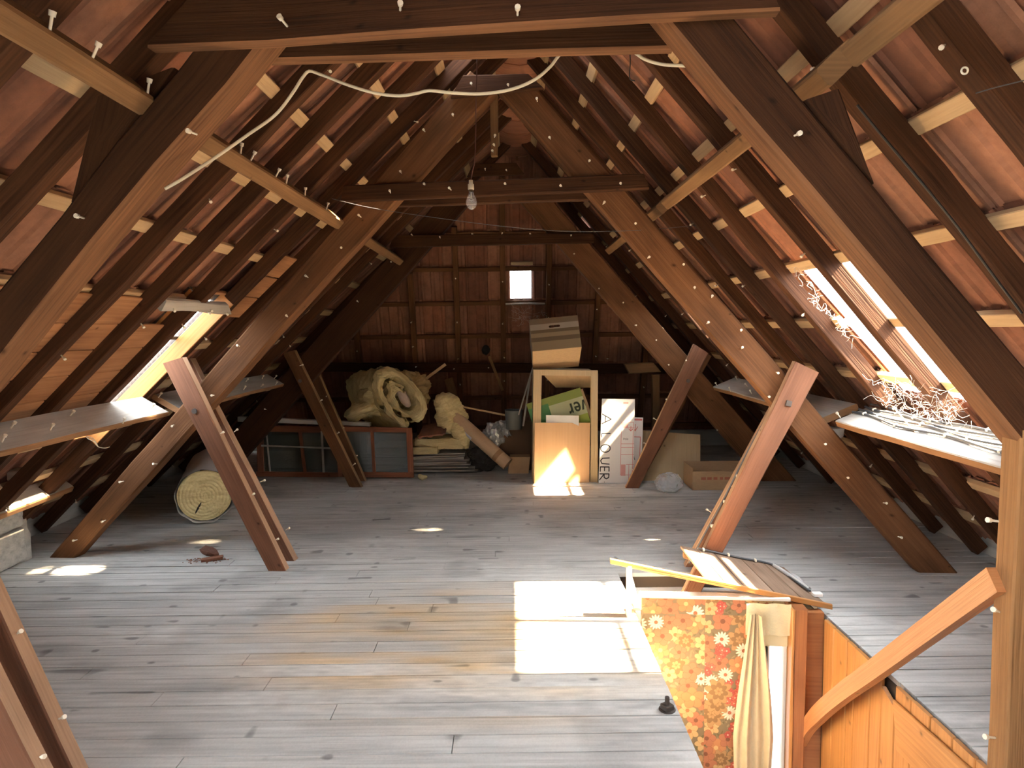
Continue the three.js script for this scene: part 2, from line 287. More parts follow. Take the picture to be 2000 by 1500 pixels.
const roofL = roofSlope('ceiling_left', SL.left, 0, -3.92, (s, z) => (inR(s, 1.5, 2.5) && inR(z, -4.43, -3.92)) || (s > 4.8 && inR(z, -4.18, -3.92)), (s) => inR(s, 1.1, 2.45) ? [[-3.92, -4.37]] : [], 901);
const roofR = roofSlope('ceiling_right', SL.right, 0, -2.72, (s, z) => (inR(s, 1.8, 2.4) && inR(z, -3.76, -2.72)), (s) => inR(s, 1.8, 2.0) ? [[-3.27, -3.70]] : [], 902);
// ridge cover
part(roofR, 'ridge_cover', (() => { const gs = []; for (let k = 0, z = 1.2; z > -8; z -= 0.42, k++) gs.push(new THREE.CylinderGeometry(0.27, 0.26, k === 12 ? 0.3 : 0.46, 16, 1, false, 0, Math.PI * 2).rotateX(Math.PI / 2).scale(1, 0.75, 1).translate(0.087, 3.56, k === 12 ? z + 0.04 : z)); return mergeGeometries(gs); })(), TILES[0]);

// far hipped end: clay tiles on battens and rafters, with one glass tile
const HB = V(0, 0, -8.38), HUP = V(0, 0.951, 0.309), HOUT = V(0, 0.309, -0.951);
const onH = (x, s, w) => HB.clone().addScaledVector(HUP, s).addScaledVector(HOUT, w).setX(x);
const hipS = (y) => y / 0.951;
{
  const g = struct('ceiling_far'); reseed(903);
  const gapX = 0.0, ph = gapX - TW * 20;
  const fits = (x, y) => x > -3.575 + y / 0.936 - 0.25 && x < 3.006 - y / 1.174 + 0.25;
  const rest = [], all = [];
  for (let k = 0; k < 10; k++) {
    const s = 0.305 + 0.405 * k, y = s * 0.951;
    part(g, 'batten', timber(onH(-3.5 + y / 0.936, s - 0.07, 0.07), onH(2.95 - y / 1.174, s - 0.07, 0.07), onH(-3.5 + y / 0.936, s - 0.02, 0.07), onH(2.95 - y / 1.174, s - 0.02, 0.07), HOUT.clone().multiplyScalar(0.03), { c: 0.003, seg: 10 }), M.red);
    for (let n = 0; n < 40; n++) {
      const x = ph + TW * n; if (!fits(x + 0.13, y - 0.2)) continue;
      const hole = Math.abs(x - gapX) < 0.01 && Math.abs(y - 2.17) < 0.2;
      if (hole) continue;
      const tilt = 0.036, ey = HUP.clone().multiplyScalar(Math.cos(tilt)).addScaledVector(HOUT, -Math.sin(tilt)), ex = V(1, 0, 0), ez = ex.clone().cross(ey);
      const m = new THREE.Matrix4();
      if (ez.dot(HOUT) > 0) m.makeBasis(ex, ey, ez).setPosition(onH(x, s, 0.10)); else m.makeBasis(ex.negate(), ey, ez.negate()).setPosition(onH(x + TW, s, 0.10));
      m.multiply(new THREE.Matrix4().makeRotationZ(rr(-0.012, 0.012)));
      all.push({ m, mat: Math.floor(rnd() * 5), y });
    }
  }
  all.forEach((t) => { const o = shade(new THREE.Mesh(tileGeo, TILES[t.mat])); o.name = numbered('tile'); o.applyMatrix4(t.m); g.add(o); });
}

// common rafters: name the z of the front edge high and low on the slope
function rafters(S, list, side) {
  list.forEach(([zt, zb, wdt, label], i) => {
    const s0 = 0.02, s1 = S.len - 0.03, D = V(0, 0, -wdt);
    const g = timber(onS(S, s0, 0, zb), onS(S, s1, 0, zt), onS(S, s0, 0.085, zb), onS(S, s1, 0.085, zt), D, { c: 0.004, wob: 0.006, seg: 14 });
    const m = add('common_rafter', g, M.rafter, label, 'rafter', 'common rafters of the ' + side + ' slope');
    if (zt > -1.2) return;
    for (let k = 0; k < 5; k++) { const s = 0.5 + k * 0.85 + rr(-0.25, 0.25), t = (s - s0) / (s1 - s0); if (rnd() < 0.2 || s > S.len - 0.8) continue; peg(m, onS(S, s, 0.0, zb + (zt - zb) * t - rr(0.01, 0.05)), S.out.clone().multiplyScalar(-1).add(V(0, 0, 0.6)), 0.95); }
  });
}
reseed(41);
const ord = ['first', 'second', 'third', 'fourth', 'fifth', 'sixth', 'seventh', 'eighth', 'ninth', 'tenth', 'eleventh', 'twelfth', 'thirteenth', 'fourteenth'];
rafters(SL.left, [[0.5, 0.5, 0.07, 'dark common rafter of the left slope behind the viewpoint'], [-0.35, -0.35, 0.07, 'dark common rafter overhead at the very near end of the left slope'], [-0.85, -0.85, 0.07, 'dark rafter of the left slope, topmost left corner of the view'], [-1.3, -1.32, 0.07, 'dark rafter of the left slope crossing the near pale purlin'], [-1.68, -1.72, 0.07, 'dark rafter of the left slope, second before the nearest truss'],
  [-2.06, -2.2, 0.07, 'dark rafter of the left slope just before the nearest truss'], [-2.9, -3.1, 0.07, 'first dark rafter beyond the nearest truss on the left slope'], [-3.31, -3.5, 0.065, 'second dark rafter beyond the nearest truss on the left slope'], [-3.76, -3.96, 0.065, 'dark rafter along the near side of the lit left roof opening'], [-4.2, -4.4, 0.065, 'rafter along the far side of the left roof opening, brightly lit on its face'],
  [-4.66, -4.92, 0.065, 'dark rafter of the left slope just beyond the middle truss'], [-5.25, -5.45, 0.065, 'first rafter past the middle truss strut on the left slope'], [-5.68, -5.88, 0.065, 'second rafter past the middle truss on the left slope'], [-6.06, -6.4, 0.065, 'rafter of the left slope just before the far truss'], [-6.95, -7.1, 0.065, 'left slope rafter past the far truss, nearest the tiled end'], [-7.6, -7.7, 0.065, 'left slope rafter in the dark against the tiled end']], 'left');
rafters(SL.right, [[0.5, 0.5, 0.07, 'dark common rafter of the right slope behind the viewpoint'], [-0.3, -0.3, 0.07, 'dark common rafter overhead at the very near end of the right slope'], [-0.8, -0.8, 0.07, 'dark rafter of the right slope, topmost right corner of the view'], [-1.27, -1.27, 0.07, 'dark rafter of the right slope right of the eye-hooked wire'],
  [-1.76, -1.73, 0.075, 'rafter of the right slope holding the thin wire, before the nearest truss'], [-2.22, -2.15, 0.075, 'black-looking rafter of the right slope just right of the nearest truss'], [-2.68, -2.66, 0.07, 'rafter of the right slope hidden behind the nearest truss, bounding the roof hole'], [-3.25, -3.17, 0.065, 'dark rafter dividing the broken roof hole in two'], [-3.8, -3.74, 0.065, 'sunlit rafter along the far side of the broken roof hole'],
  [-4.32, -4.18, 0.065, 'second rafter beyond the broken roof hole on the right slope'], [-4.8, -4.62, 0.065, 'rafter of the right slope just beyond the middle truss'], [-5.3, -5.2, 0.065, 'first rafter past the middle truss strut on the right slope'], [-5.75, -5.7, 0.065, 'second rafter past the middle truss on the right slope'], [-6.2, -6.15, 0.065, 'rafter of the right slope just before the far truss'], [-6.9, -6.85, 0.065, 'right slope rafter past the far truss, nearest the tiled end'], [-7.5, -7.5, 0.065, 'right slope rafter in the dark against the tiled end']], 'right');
// hip rafters (upright against the tiled end)
reseed(42);
[[-1.85, 'outermost upright rafter of the tiled end, low on the left'], [-1.17, 'upright rafter of the tiled end left of the yellow insulation'], [-0.64, 'upright rafter of the tiled end behind the yellow insulation'], [-0.10, 'upright rafter of the tiled end left of the small skylight'], [0.43, 'upright rafter of the tiled end behind the big cardboard box'], [1.0, 'upright rafter of the tiled end right of the cardboard box'], [1.6, 'outermost upright rafter of the tiled end on the right']].forEach(([x, label]) => {
  const top = Math.min(3.35, x < 0.087 ? 3.346 + 0.936 * x : 3.529 - 1.174 * x) - 0.1, s1 = hipS(top);
  const m = add('hip_rafter', timber(onH(x - 0.03, 0.02, -0.01), onH(x - 0.03 + 0.02, s1, -0.01), onH(x + 0.03, 0.02, -0.01), onH(x + 0.03 + 0.02, s1, -0.01), HOUT.clone().multiplyScalar(0.08), { c: 0.004, wob: 0.005 }), M.red, label, 'rafter', 'upright rafters of the tiled end');
  for (let k = 0; k < 4; k++) { const s = 0.9 + k * 0.42 + rr(-0.1, 0.1); if (s < s1 - 0.2) peg(m, onH(x + 0.01, s, -0.01), HOUT.clone().negate(), 1.1); }
});
reseed(43);
{
  const m = add('end_purlin', timber(atZ(618, 726, -8.0), atZ(1300, 730, -8.0), atZ(618, 708, -8.0), atZ(1300, 711, -8.0), V(0, 0, -0.08), { c: 0.008 }), M.dark, 'dark horizontal purlin across the tiled end behind the boxes and insulation', 'beam');
  for (const [x, y] of [[814, 716], [888, 720], [955, 718], [1185, 700], [1240, 722]]) peg(m, atZ(x, y, -7.99), V(0, 0, 1), 1.1);
}
// ───────────── trusses ─────────────
const UNDER_BOUNCE = [3.7, 4.3, 4.6];  // light bounced off the floor, painted into the rough undersides
function onTruss(i, name, mat, q, off, th, label, category, group, pegs = [], o = {}) {   // q: four corners of the front face, two long edges
  const A0 = atT(i, ...q[0], off), A1 = atT(i, ...q[1], off), B0 = atT(i, ...q[2], off), B1 = atT(i, ...q[3], off);
  const m = add(name, timber(A0, A1, B0, B1, tn(i).multiplyScalar(-th), o), mat, label, category, group);
  for (const [x, y] of pegs) peg(m, atT(i, x, y, off), tn(i), o.ps ?? 1);
  return m;
}
reseed(51);
// nearest truss
onTruss(1, 'principal_rafter', M.dark, [[577, 0], [-60, 768], [455, -10], [-100, 686]], 0, 0.12, 'massive dark principal rafter of the nearest truss, sloping down the left of the view', 'beam', null, [[383, 262], [164, 426]], { wob: 0.012, c: 0.012, under: UNDER_BOUNCE });
onTruss(1, 'principal_rafter', M.dark, [[1262, -10], [2040, 918], [1410, 0], [2060, 785]], 0, 0.12, 'massive dark right principal rafter of the nearest truss, split along its length', 'beam', null, [[1552, 265]], { wob: 0.008, c: 0.012, under: UNDER_BOUNCE });
onTruss(1, 'collar_beam', M.dark, [[288, 90], [1526, 20], [420, -60], [1460, -110]], 0.05, 0.05, 'dark collar plank across the top of the view, on the near face of the nearest truss', 'beam', null, [[560, 50], [782, 20], [1011, 30]], { wob: 0.008, ps: 1.1, under: UNDER_BOUNCE });
onTruss(1, 'collar_beam', M.dark, [[520, 117], [1316, 92], [520, 40], [1316, 20]], -0.12, 0.05, 'dark rear collar plank of the nearest truss, white cable hung below it', 'beam', null, [], { under: UNDER_BOUNCE });
onTruss(1, 'cleat', M.dark, [[186, 190], [138, 393], [340, 130], [152, 388]], -0.02, 0.04, 'dark tapering cleat filling the gap above the left rafter of the nearest truss', 'board');
onTruss(1, 'cleat', M.dark, [[1640, 172], [1708, 358], [1572, 195], [1700, 350]], -0.02, 0.04, 'dark tapering cleat above the right rafter of the nearest truss', 'board');
// middle truss
onTruss(2, 'principal_rafter', M.red, [[968, 179], [145, 1091], [918, 138], [93, 1091]], 0, 0.11, 'left principal rafter of the middle truss, standing on the floor beside the masonry', 'beam', null, [[885, 227], [830, 257], [784, 338], [705, 424], [667.5, 484.5], [602, 542], [562, 619], [468, 676], [418, 772], [339.5, 830], [307, 906], [241.5, 940], [206, 1016], [151, 1054]], { c: 0.012, wob: 0.006 });
onTruss(2, 'principal_rafter', M.red, [[972, 178], [1794, 1120], [1030, 150], [1872, 1120]], 0, 0.11, 'right principal rafter of the middle truss, its foot in the dark right corner', 'beam', null, [[1049.5, 198], [1075, 271.5], [1150, 316], [1177.5, 399], [1241.5, 437], [1265, 504], [1357, 564], [1380.5, 632], [1448, 681], [1500, 774], [1334, 517], [1390, 581], [1447, 647], [1516, 727], [1610, 867], [1654, 932], [1725, 982], [1754, 1048]], { c: 0.012, wob: 0.005 });
onTruss(2, 'collar_beam', M.dark, [[664, 395], [1268, 368], [672, 362], [1257, 338]], 0.05, 0.05, 'near collar plank of the middle truss, just behind the light bulb', 'beam', null, [[763, 377], [830, 361], [881, 371], [988, 360], [1097, 364], [1213, 360]], { wob: 0.005 });
onTruss(2, 'collar_beam', M.dark, [[775, 403], [1150, 390], [775, 372], [1150, 360]], -0.11, 0.05, 'rear collar plank of the middle truss showing below the near one', 'beam');
onTruss(2, 'apex_tie', M.dark, [[880, 190], [1062, 172], [905, 146], [1030, 143]], 0.045, 0.04, 'short dark tie board nailed across the apex of the middle truss', 'board', null, [[921.6, 166], [993, 168]]);
onTruss(2, 'king_strut', M.pale, [[956, 186], [959, 304], [972, 184], [971, 303]], -0.1, 0.05, 'short pale split strut hanging from the apex of the middle truss', 'strut', null, [[966, 268], [966, 285], [963, 297]]);
// far truss
onTruss(3, 'principal_rafter', M.dark, [[950, 358], [431, 947], [885, 358], [365, 947]], 0, 0.11, 'left principal rafter of the far truss, behind the stored window sashes', 'beam', null, [[765, 512], [700, 590], [520, 800]], { c: 0.01 });
onTruss(3, 'principal_rafter', M.red, [[985, 358], [1488, 940], [1050, 358], [1556, 940]], 0, 0.11, 'right principal rafter of the far truss, left of the dark right corner', 'beam', null, [[1120, 496], [1171, 564], [1217, 592], [1240, 635], [1282, 664], [1305, 712], [1400, 840]], { c: 0.01 });
onTruss(3, 'collar_beam', M.dark, [[760, 483], [1160, 474], [770, 459], [1158, 454]], 0.05, 0.05, 'collar plank of the far truss above the small skylight', 'beam', null, [[806, 460], [860, 465], [924, 457], [980, 457], [1037, 457], [1115, 461]]);
onTruss(3, 'apex_tie', M.dark, [[912, 345], [1025, 341], [925, 318], [1008, 318]], 0.03, 0.03, 'small dark tie board across the apex of the far truss', 'board', null, [[948, 341 - 8], [990, 342 - 8]]);
// inclined struts: pairs of planks clasping the principal rafters
function strut(i, name, mat, q, offTop, offFoot, th, label, pegs = [], bolt) {
  const A0 = atT(i, ...q[0], offTop), B0 = atT(i, ...q[1], offTop), A1 = atT(i, ...q[2], offFoot), B1 = atT(i, ...q[3], offFoot);
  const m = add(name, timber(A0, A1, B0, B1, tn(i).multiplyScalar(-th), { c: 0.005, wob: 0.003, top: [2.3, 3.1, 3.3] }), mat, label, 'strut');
  for (const [x, y] of pegs) peg(m, atT(i, x, y, (offTop + offFoot) / 2 - th * 0.5), V(1.2, 0.5, 0.3).multiply(V(x > 1000 ? -1 : 1, 1, 1)), 1);
  if (bolt) { const p = atT(i, bolt[0], bolt[1], offTop + (offFoot - offTop) * bolt[2]); piece(m, 'bolt', bolt[3] ? new RoundedBoxGeometry(0.034, 0.034, 0.02, 2, 0.004).rotateZ(-0.25) : new THREE.CylinderGeometry(0.017, 0.019, 0.016, 12).rotateX(Math.PI / 2), M.iron, p); }
  return m;
}
reseed(52);
strut(2, 'strut_plank', M.strut, [[360, 795], [404, 795], [523, 1115], [558, 1115]].map((p, i) => i < 2 ? [i ? 355 : 317, i ? 698 : 710] : p), 0.09, 0.165, 0.06, 'near plank of the left strut pair of the middle truss, reddish with a paint drip', [[429, 848], [490, 968], [514, 1032], [535, 1056]], [380, 803, 0.25, false]);
strut(2, 'strut_plank', M.strut, [[338, 706], [372, 700], [541, 1096], [576, 1096]], -0.12, -0.01, 0.06, 'rear plank of the left strut pair of the middle truss', [[458, 843], [509, 941], [558, 1035]]);
strut(2, 'strut_plank', M.strut, [[1554, 706], [1600, 728], [1330, 1168], [1364, 1168]], 0.09, 0.165, 0.06, 'near plank of the right strut pair of the middle truss, standing behind the hatch lid', [], [1540, 788, 0.15, true]);
strut(2, 'strut_plank', M.strut, [[1541, 735], [1584, 748], [1325, 1130], [1360, 1130]], -0.115, -0.03, 0.06, 'rear plank of the right strut pair of the middle truss, grey cable beside it', [[1388, 1000]]);
strut(3, 'strut_plank', M.red, [[552, 690], [575, 684], [682, 951], [708, 955]], 0.08, 0.19, 0.06, 'near plank of the left strut pair of the far truss, before the sashes', [[586, 714], [624, 784], [657, 848], [689, 909]], [586, 744, 0.2, false]);
strut(3, 'strut_plank', M.red, [[580, 692], [602, 684], [692, 940], [714, 940]], -0.12, 0.02, 0.06, 'rear plank of the left strut pair of the far truss', [[633, 776], [667, 839], [693, 892]]);
strut(3, 'strut_plank', M.strut, [[1356, 672], [1384, 690], [1222, 954], [1247, 954]], 0.2, 0.25, 0.06, 'near plank of the right strut pair of the far truss, beside the white sign', [[1345, 707], [1306, 784], [1282, 820], [1263, 867], [1238, 920]], [1344, 744, 0.2, false]);
strut(3, 'strut_plank', M.red, [[1366, 680], [1390, 696], [1226, 946], [1250, 946]], -0.12, 0.05, 0.06, 'rear plank of the right strut pair of the far truss', []);
// nearest truss: pair of strut planks, bottom left of the view
reseed(53);
strut(1, 'strut_plank', M.strut, [[-52, 1180], [-10, 1180], [75, 1500], [120, 1500]].map((p, i) => [[-190, 1150], [-112, 1150], [30, 1600], [117, 1600]][i]), 0.14, 0.16, 0.06, 'near strut plank cut by the bottom left corner of the picture', [[70, 1480]]);
strut(1, 'strut_plank', M.strut, [[-175, 1000], [-93, 1000], [98, 1600], [187, 1600]], 0.0, 0.02, 0.06, 'rear strut plank at the bottom left, two white pegs on its edge', [[113, 1405], [30, 1240]]);
// right post of the nearest truss
{
  const x0 = 1.432, z0 = -1.851, y0 = 0, y1 = 1.2;
  const m = add('post', timber(V(x0, y0, z0), V(x0 + 0.0, y1, z0), V(x0 + 0.13, y0, z0 - 0.004), V(x0 + 0.13, y1 - 0.0, z0 - 0.004), V(0.004, 0, -0.082), { c: 0.006 }), M.post, 'square brown post under the nearest truss, rising beside the right edge of the picture', 'post');
  for (const [x, y] of [[1948, 1018], [1952, 1195], [1942, 1441]]) peg(m, hit(x, y, V(1, 0, 0), x0), V(-1, 0.1, 0.3), 1.1);
}
// ───────────── purlins ─────────────
function purlin(name, mat, a, b, D, z0, z1, label, pegs = [], o = {}) { // a: room-side lower edge, b: second edge of the same face; both run along z
  const m = add(name, timber(V(a[0], a[1], z0), V(a[0], a[1], z1), V(b[0], b[1], z0), V(b[0], b[1], z1), D, { c: 0.006, wob: 0.006, ...o }), mat, label, 'beam');
  const n = V(b[1] - a[1], a[0] - b[0], 0); if (n.y < 0) n.negate(); n.normalize();
  for (const [x, y] of pegs) { const p = hit(x, y, n, n.dot(V(a[0], a[1], 0))); if (p.z < z0 + 0.2 && p.z > z1 - 0.2) peg(m, p, n.clone().add(V(-Math.sign(a[0]) * 0.6, 0.3, 0.2)), 1.15); }
  return m;
}
reseed(61);
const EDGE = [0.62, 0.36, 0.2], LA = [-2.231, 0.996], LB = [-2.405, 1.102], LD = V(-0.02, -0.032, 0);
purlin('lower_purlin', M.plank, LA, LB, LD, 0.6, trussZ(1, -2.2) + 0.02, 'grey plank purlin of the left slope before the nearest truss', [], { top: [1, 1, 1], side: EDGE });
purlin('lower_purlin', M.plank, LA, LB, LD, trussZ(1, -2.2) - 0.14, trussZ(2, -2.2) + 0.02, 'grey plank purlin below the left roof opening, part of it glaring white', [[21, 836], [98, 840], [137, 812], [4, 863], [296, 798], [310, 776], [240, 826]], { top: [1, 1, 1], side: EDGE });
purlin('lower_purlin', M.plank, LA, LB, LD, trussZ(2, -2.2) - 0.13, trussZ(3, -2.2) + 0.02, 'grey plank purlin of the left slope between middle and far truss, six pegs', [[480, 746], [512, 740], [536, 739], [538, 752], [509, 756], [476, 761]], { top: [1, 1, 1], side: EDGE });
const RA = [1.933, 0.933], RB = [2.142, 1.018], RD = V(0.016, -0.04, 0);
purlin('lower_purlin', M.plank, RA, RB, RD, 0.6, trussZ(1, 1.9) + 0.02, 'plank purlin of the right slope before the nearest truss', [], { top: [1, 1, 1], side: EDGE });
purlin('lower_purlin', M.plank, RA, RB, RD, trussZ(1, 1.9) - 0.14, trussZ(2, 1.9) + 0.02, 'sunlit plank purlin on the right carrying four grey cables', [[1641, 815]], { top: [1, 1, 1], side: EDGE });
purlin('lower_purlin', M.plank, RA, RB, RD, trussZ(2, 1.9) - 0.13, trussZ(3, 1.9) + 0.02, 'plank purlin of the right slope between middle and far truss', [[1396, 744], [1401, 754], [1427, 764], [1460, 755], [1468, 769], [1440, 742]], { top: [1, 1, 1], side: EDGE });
const UA = [-1.065, 2.127], UB = [-1.14, 2.215], UD = V(0.066, 0.056, 0), DUST = [0.62, 0.66, 0.62];
const UL = [[88, 35], [173, 90], [281, 162], [465, 298], [485, 296], [535, 345], [555, 350], [592, 377], [634, 402]];
const upperL = (z0, z1, label) => { const m = add('upper_purlin', timber(V(-1.065, 2.127, z0), V(-1.065, 2.127, z1), V(-1.135, 2.19, z0), V(-1.135, 2.19, z1), V(0.045, 0.05, 0), { c: 0.008, wob: 0.008 }), M.pale, label, 'beam'); for (const [x, y] of UL) { const p = hit(x, y + 4, V(1, 0, 0), -1.04); if (p.z < z0 && p.z > z1) peg(m, V(-1.03, 2.19, p.z), V(0.4, 1, 0.1), 1.1); } };
upperL(0.6, trussZ(1, -1.06) + 0.01, 'pale rounded purlin crossing the top left corner of the view');
upperL(trussZ(1, -1.06) - 0.13, trussZ(2, -1.06) + 0.01, 'pale rounded purlin of the left slope between nearest and middle truss');
upperL(trussZ(2, -1.06) - 0.12, trussZ(3, -1.06) + 0.01, 'pale purlin stub of the left slope between middle and far truss');
const upperR = (z0, z1, label) => add('upper_purlin', timber(V(0.945, 2.196, z0), V(0.945, 2.196, z1), V(1.04, 2.285, z0), V(1.04, 2.285, z1), V(-0.045, 0.05, 0), { c: 0.008, wob: 0.005 }), M.pale, label, 'beam');
upperR(0.6, trussZ(1, 0.95) + 0.01, 'pale purlin crossing the top right corner of the view');
upperR(trussZ(1, 0.95) - 0.13, trussZ(2, 0.95) + 0.01, 'pale purlin of the right slope between nearest and middle truss');
upperR(trussZ(2, 0.95) - 0.12, trussZ(3, 0.95) + 0.01, 'pale purlin stub of the right slope between middle and far truss');
// ───────────── enclosing walls ─────────────
{
  const wl = struct('wall_left'), wr = struct('wall_right'), wb = struct('wall_back'), wf = struct('wall_front');
  part(wl, 'masonry', new THREE.BoxGeometry(0.3, 0.5, 9.9).translate(-3.78, 0.0, -3.7), M.mortar);
  part(wr, 'masonry', new THREE.BoxGeometry(0.3, 0.5, 9.9).translate(3.24, 0.0, -3.7), M.mortar);
  part(wf, 'masonry', new THREE.BoxGeometry(7.4, 0.6, 0.3).translate(-0.27, -0.1, -8.53), M.mortar);
  const sh = new THREE.Shape([[-3.95, -0.25], [3.4, -0.25], [3.4, 0.1], [0.087, 3.75], [-3.95, 0.1]].map((p) => new THREE.Vector2(...p)));
  part(wb, 'gable', new THREE.ExtrudeGeometry(sh, { depth: 0.2, bevelEnabled: false }).translate(0, 0, 1.2), M.sub);
}
// masonry pier at the left eave: rough stones and mortar
{
  reseed(71);
  const g = new THREE.BoxGeometry(0.62, 0.52, 1.1, 16, 14, 20); const P = g.attributes.position;
  for (let i = 0; i < P.count; i++) { const v = V().fromBufferAttribute(P, i), n = perlin.noise(v.x * 6, v.y * 6, v.z * 6) * 0.03 + perlin.noise(v.x * 19, v.y * 19, v.z * 19) * 0.013; v.x += n + (v.y < 0 ? 0.02 : 0); v.z += n; v.y += n * 0.7; P.setXYZ(i, v.x, v.y, v.z); }
  g.translate(-3.6, 0.2, -3.86); g.computeVertexNormals();
  const m = add('masonry_pier', g, M.mortar, 'low rough mortared masonry pier at the left edge, by the sun spot on the floor', 'masonry');
  const st = (x, y, z, a, b, c) => { const s = new RoundedBoxGeometry(a, b, c, 3, 0.02), Q = s.attributes.position; for (let i = 0; i < Q.count; i++) { const n = 1 + perlin.noise(Q.getX(i) * 14 + x, Q.getY(i) * 14, Q.getZ(i) * 14) * 0.12; Q.setXYZ(i, Q.getX(i) * n, Q.getY(i) * n, Q.getZ(i) * n); } s.computeVertexNormals(); part(m, 'stone', s.translate(x, y, z), M.mortar); };
  st(-3.3, 0.12, -4.2, 0.1, 0.22, 0.3); st(-3.31, 0.32, -4.22, 0.1, 0.16, 0.26); st(-3.3, 0.1, -3.85, 0.08, 0.18, 0.32); st(-3.31, 0.3, -3.8, 0.09, 0.2, 0.4); st(-3.4, 0.42, -4.35, 0.22, 0.1, 0.12);
}
// wall plate pieces and low plank on the left
reseed(72);
add('wall_plate', timber(V(-3.09, 0.42, -3.4), V(-3.09, 0.435, -4.62), V(-3.2, 0.51, -3.4), V(-3.2, 0.52, -4.62), V(-0.02, -0.04, 0), { top: [1, 1, 1], side: EDGE }), M.plank, 'short grey plank on edge low under the left eave, above the masonry pier', 'board');
add('filler_block', timber(atT(2, 14, 940, 0.45), atT(2, 42, 942, 0.45), atT(2, 14, 920, 0.45), atT(2, 42, 922, 0.45), V(0, 0, -0.1)), M.plank, 'small pale wooden block wedged low between the left rafters', 'block');
// sheathing boards under the tiles, lower part of the left slope
{
  reseed(73); let k = 0;
  const bays = [[-2.1, -2.98], [-3.07, -3.4], [-3.5, -3.84]];
  for (const [z0, z1] of bays) for (let r = 0; r < 5; r++) {
    const s = 1.45 + r * 0.19, sk = 0.035 * (s - 2); if (z0 === -3.5 && r === 4) continue;
    part(roofL, 'sheathing_board', timber(onS(SL.left, s, 0.06, z0 + sk + 0.04), onS(SL.left, s, 0.06, z1 + sk - 0.06), onS(SL.left, s + 0.184, 0.06, z0 + sk + 0.04), onS(SL.left, s + 0.184, 0.06, z1 + sk - 0.06), SL.left.out.clone().multiplyScalar(0.015), { c: 0.003, wob: 0.003 }), M.sheathe);
  }
  for (let r = 0; r < 3; r++) { const s = 2.3 + r * 0.2; part(roofL, 'sheathing_board', timber(onS(SL.left, s, 0.05, -4.36), onS(SL.left, s, 0.05, -4.75), onS(SL.left, s + 0.19, 0.05, -4.36), onS(SL.left, s + 0.19, 0.05, -4.75), SL.left.out.clone().multiplyScalar(0.015), { c: 0.003, wob: 0.003 }), M.sheathe); }
}
// board across the head of the left roof opening
{
  const n = V(-0.936, 1, 0), d = 1.1 + 0.936 * 2.4 - 0.01, h = (x, y) => hit(x, y, n, d);
  const m = add('trimmer_board', timber(h(314, 609), h(452, 614), h(326, 586), h(446, 596), SL.left.out.clone().multiplyScalar(0.03), { wob: 0.016, seg: 8 }), M.plank, 'waney grey board nailed across the rafters above the left roof opening', 'board');
  for (const [x, y] of [[338, 602], [405, 609], [411, 605], [441, 610]]) peg(m, h(x, y), V(0.6, -0.5, 0.6));
}
// glazed roof window in the left slope
{
  const S = SL.left, w = struct('window_1');
  const f = (s0, s1, z0, z1, w0 = 0.105, t = 0.03) => part(w, 'frame', timber(onS(S, s0, w0, z0), s1 - s0 > z0 - z1 ? onS(S, s1, w0, z0) : onS(S, s0, w0, z1), s1 - s0 > z0 - z1 ? onS(S, s0, w0, z1) : onS(S, s1, w0, z0), onS(S, s1, w0, z1), S.out.clone().multiplyScalar(t), { c: 0.003, wob: 0.001 }), M.iron);
  f(1.16, 1.2, -3.9, -4.46); f(2.42, 2.46, -3.9, -4.46); f(1.16, 2.46, -3.89, -3.92); f(1.16, 2.46, -4.335, -4.46); f(1.16, 2.46, -4.12, -4.135, 0.11, 0.02); f(2.02, 2.05, -3.92, -4.335, 0.11, 0.02);
  const lin = (s0, s1, z0, z1, w0, w1, n) => part(w, n, timber(onS(S, s0, w0, z0), onS(S, s1, w0, z1), onS(S, s0, w1, z0), onS(S, s1, w1, z1), V(0, 0, -0.012), { c: 0.002, wob: 0.001 }), M.sheathe2);
  M.sheathe2 = M.pine;
  lin(1.14, 2.46, -4.335, -4.292, 0.0, 0.102, 'lining_board'); lin(1.14, 2.46, -3.905, -3.87, 0.085, 0.105, 'lining_board');
  part(w, 'kerb', timber(onS(S, 1.14, 0.08, -3.9), onS(S, 1.14, 0.08, -4.46), onS(S, 1.14, 0.105, -3.9), onS(S, 1.14, 0.105, -4.46), S.up.clone().multiplyScalar(-0.02), { c: 0.002 }), M.sheathe);
  part(w, 'kerb', timber(onS(S, 2.46, 0.08, -3.9), onS(S, 2.46, 0.08, -4.46), onS(S, 2.46, 0.105, -3.9), onS(S, 2.46, 0.105, -4.46), S.up.clone().multiplyScalar(0.02), { c: 0.002 }), M.sheathe);
  part(w, 'flashing', timber(onS(S, 1.1, 0.1, -4.35), onS(S, 2.5, 0.1, -4.35), onS(S, 1.1, 0.1, -4.48), onS(S, 2.5, 0.1, -4.48), S.out.clone().multiplyScalar(0.006), { c: 0.001, wob: 0 }), M.sheathe);
  part(w, 'pane', timber(onS(S, 1.18, 0.118, -3.91), onS(S, 2.44, 0.118, -3.91), onS(S, 1.18, 0.118, -4.4), onS(S, 2.44, 0.118, -4.4), S.out.clone().multiplyScalar(0.004), { c: 0.0005, wob: 0 }), new THREE.MeshPhysicalMaterial({ color: 0xffffff, transmission: 1, thickness: 0, roughness: 0.05, ior: 1.45 }));
}
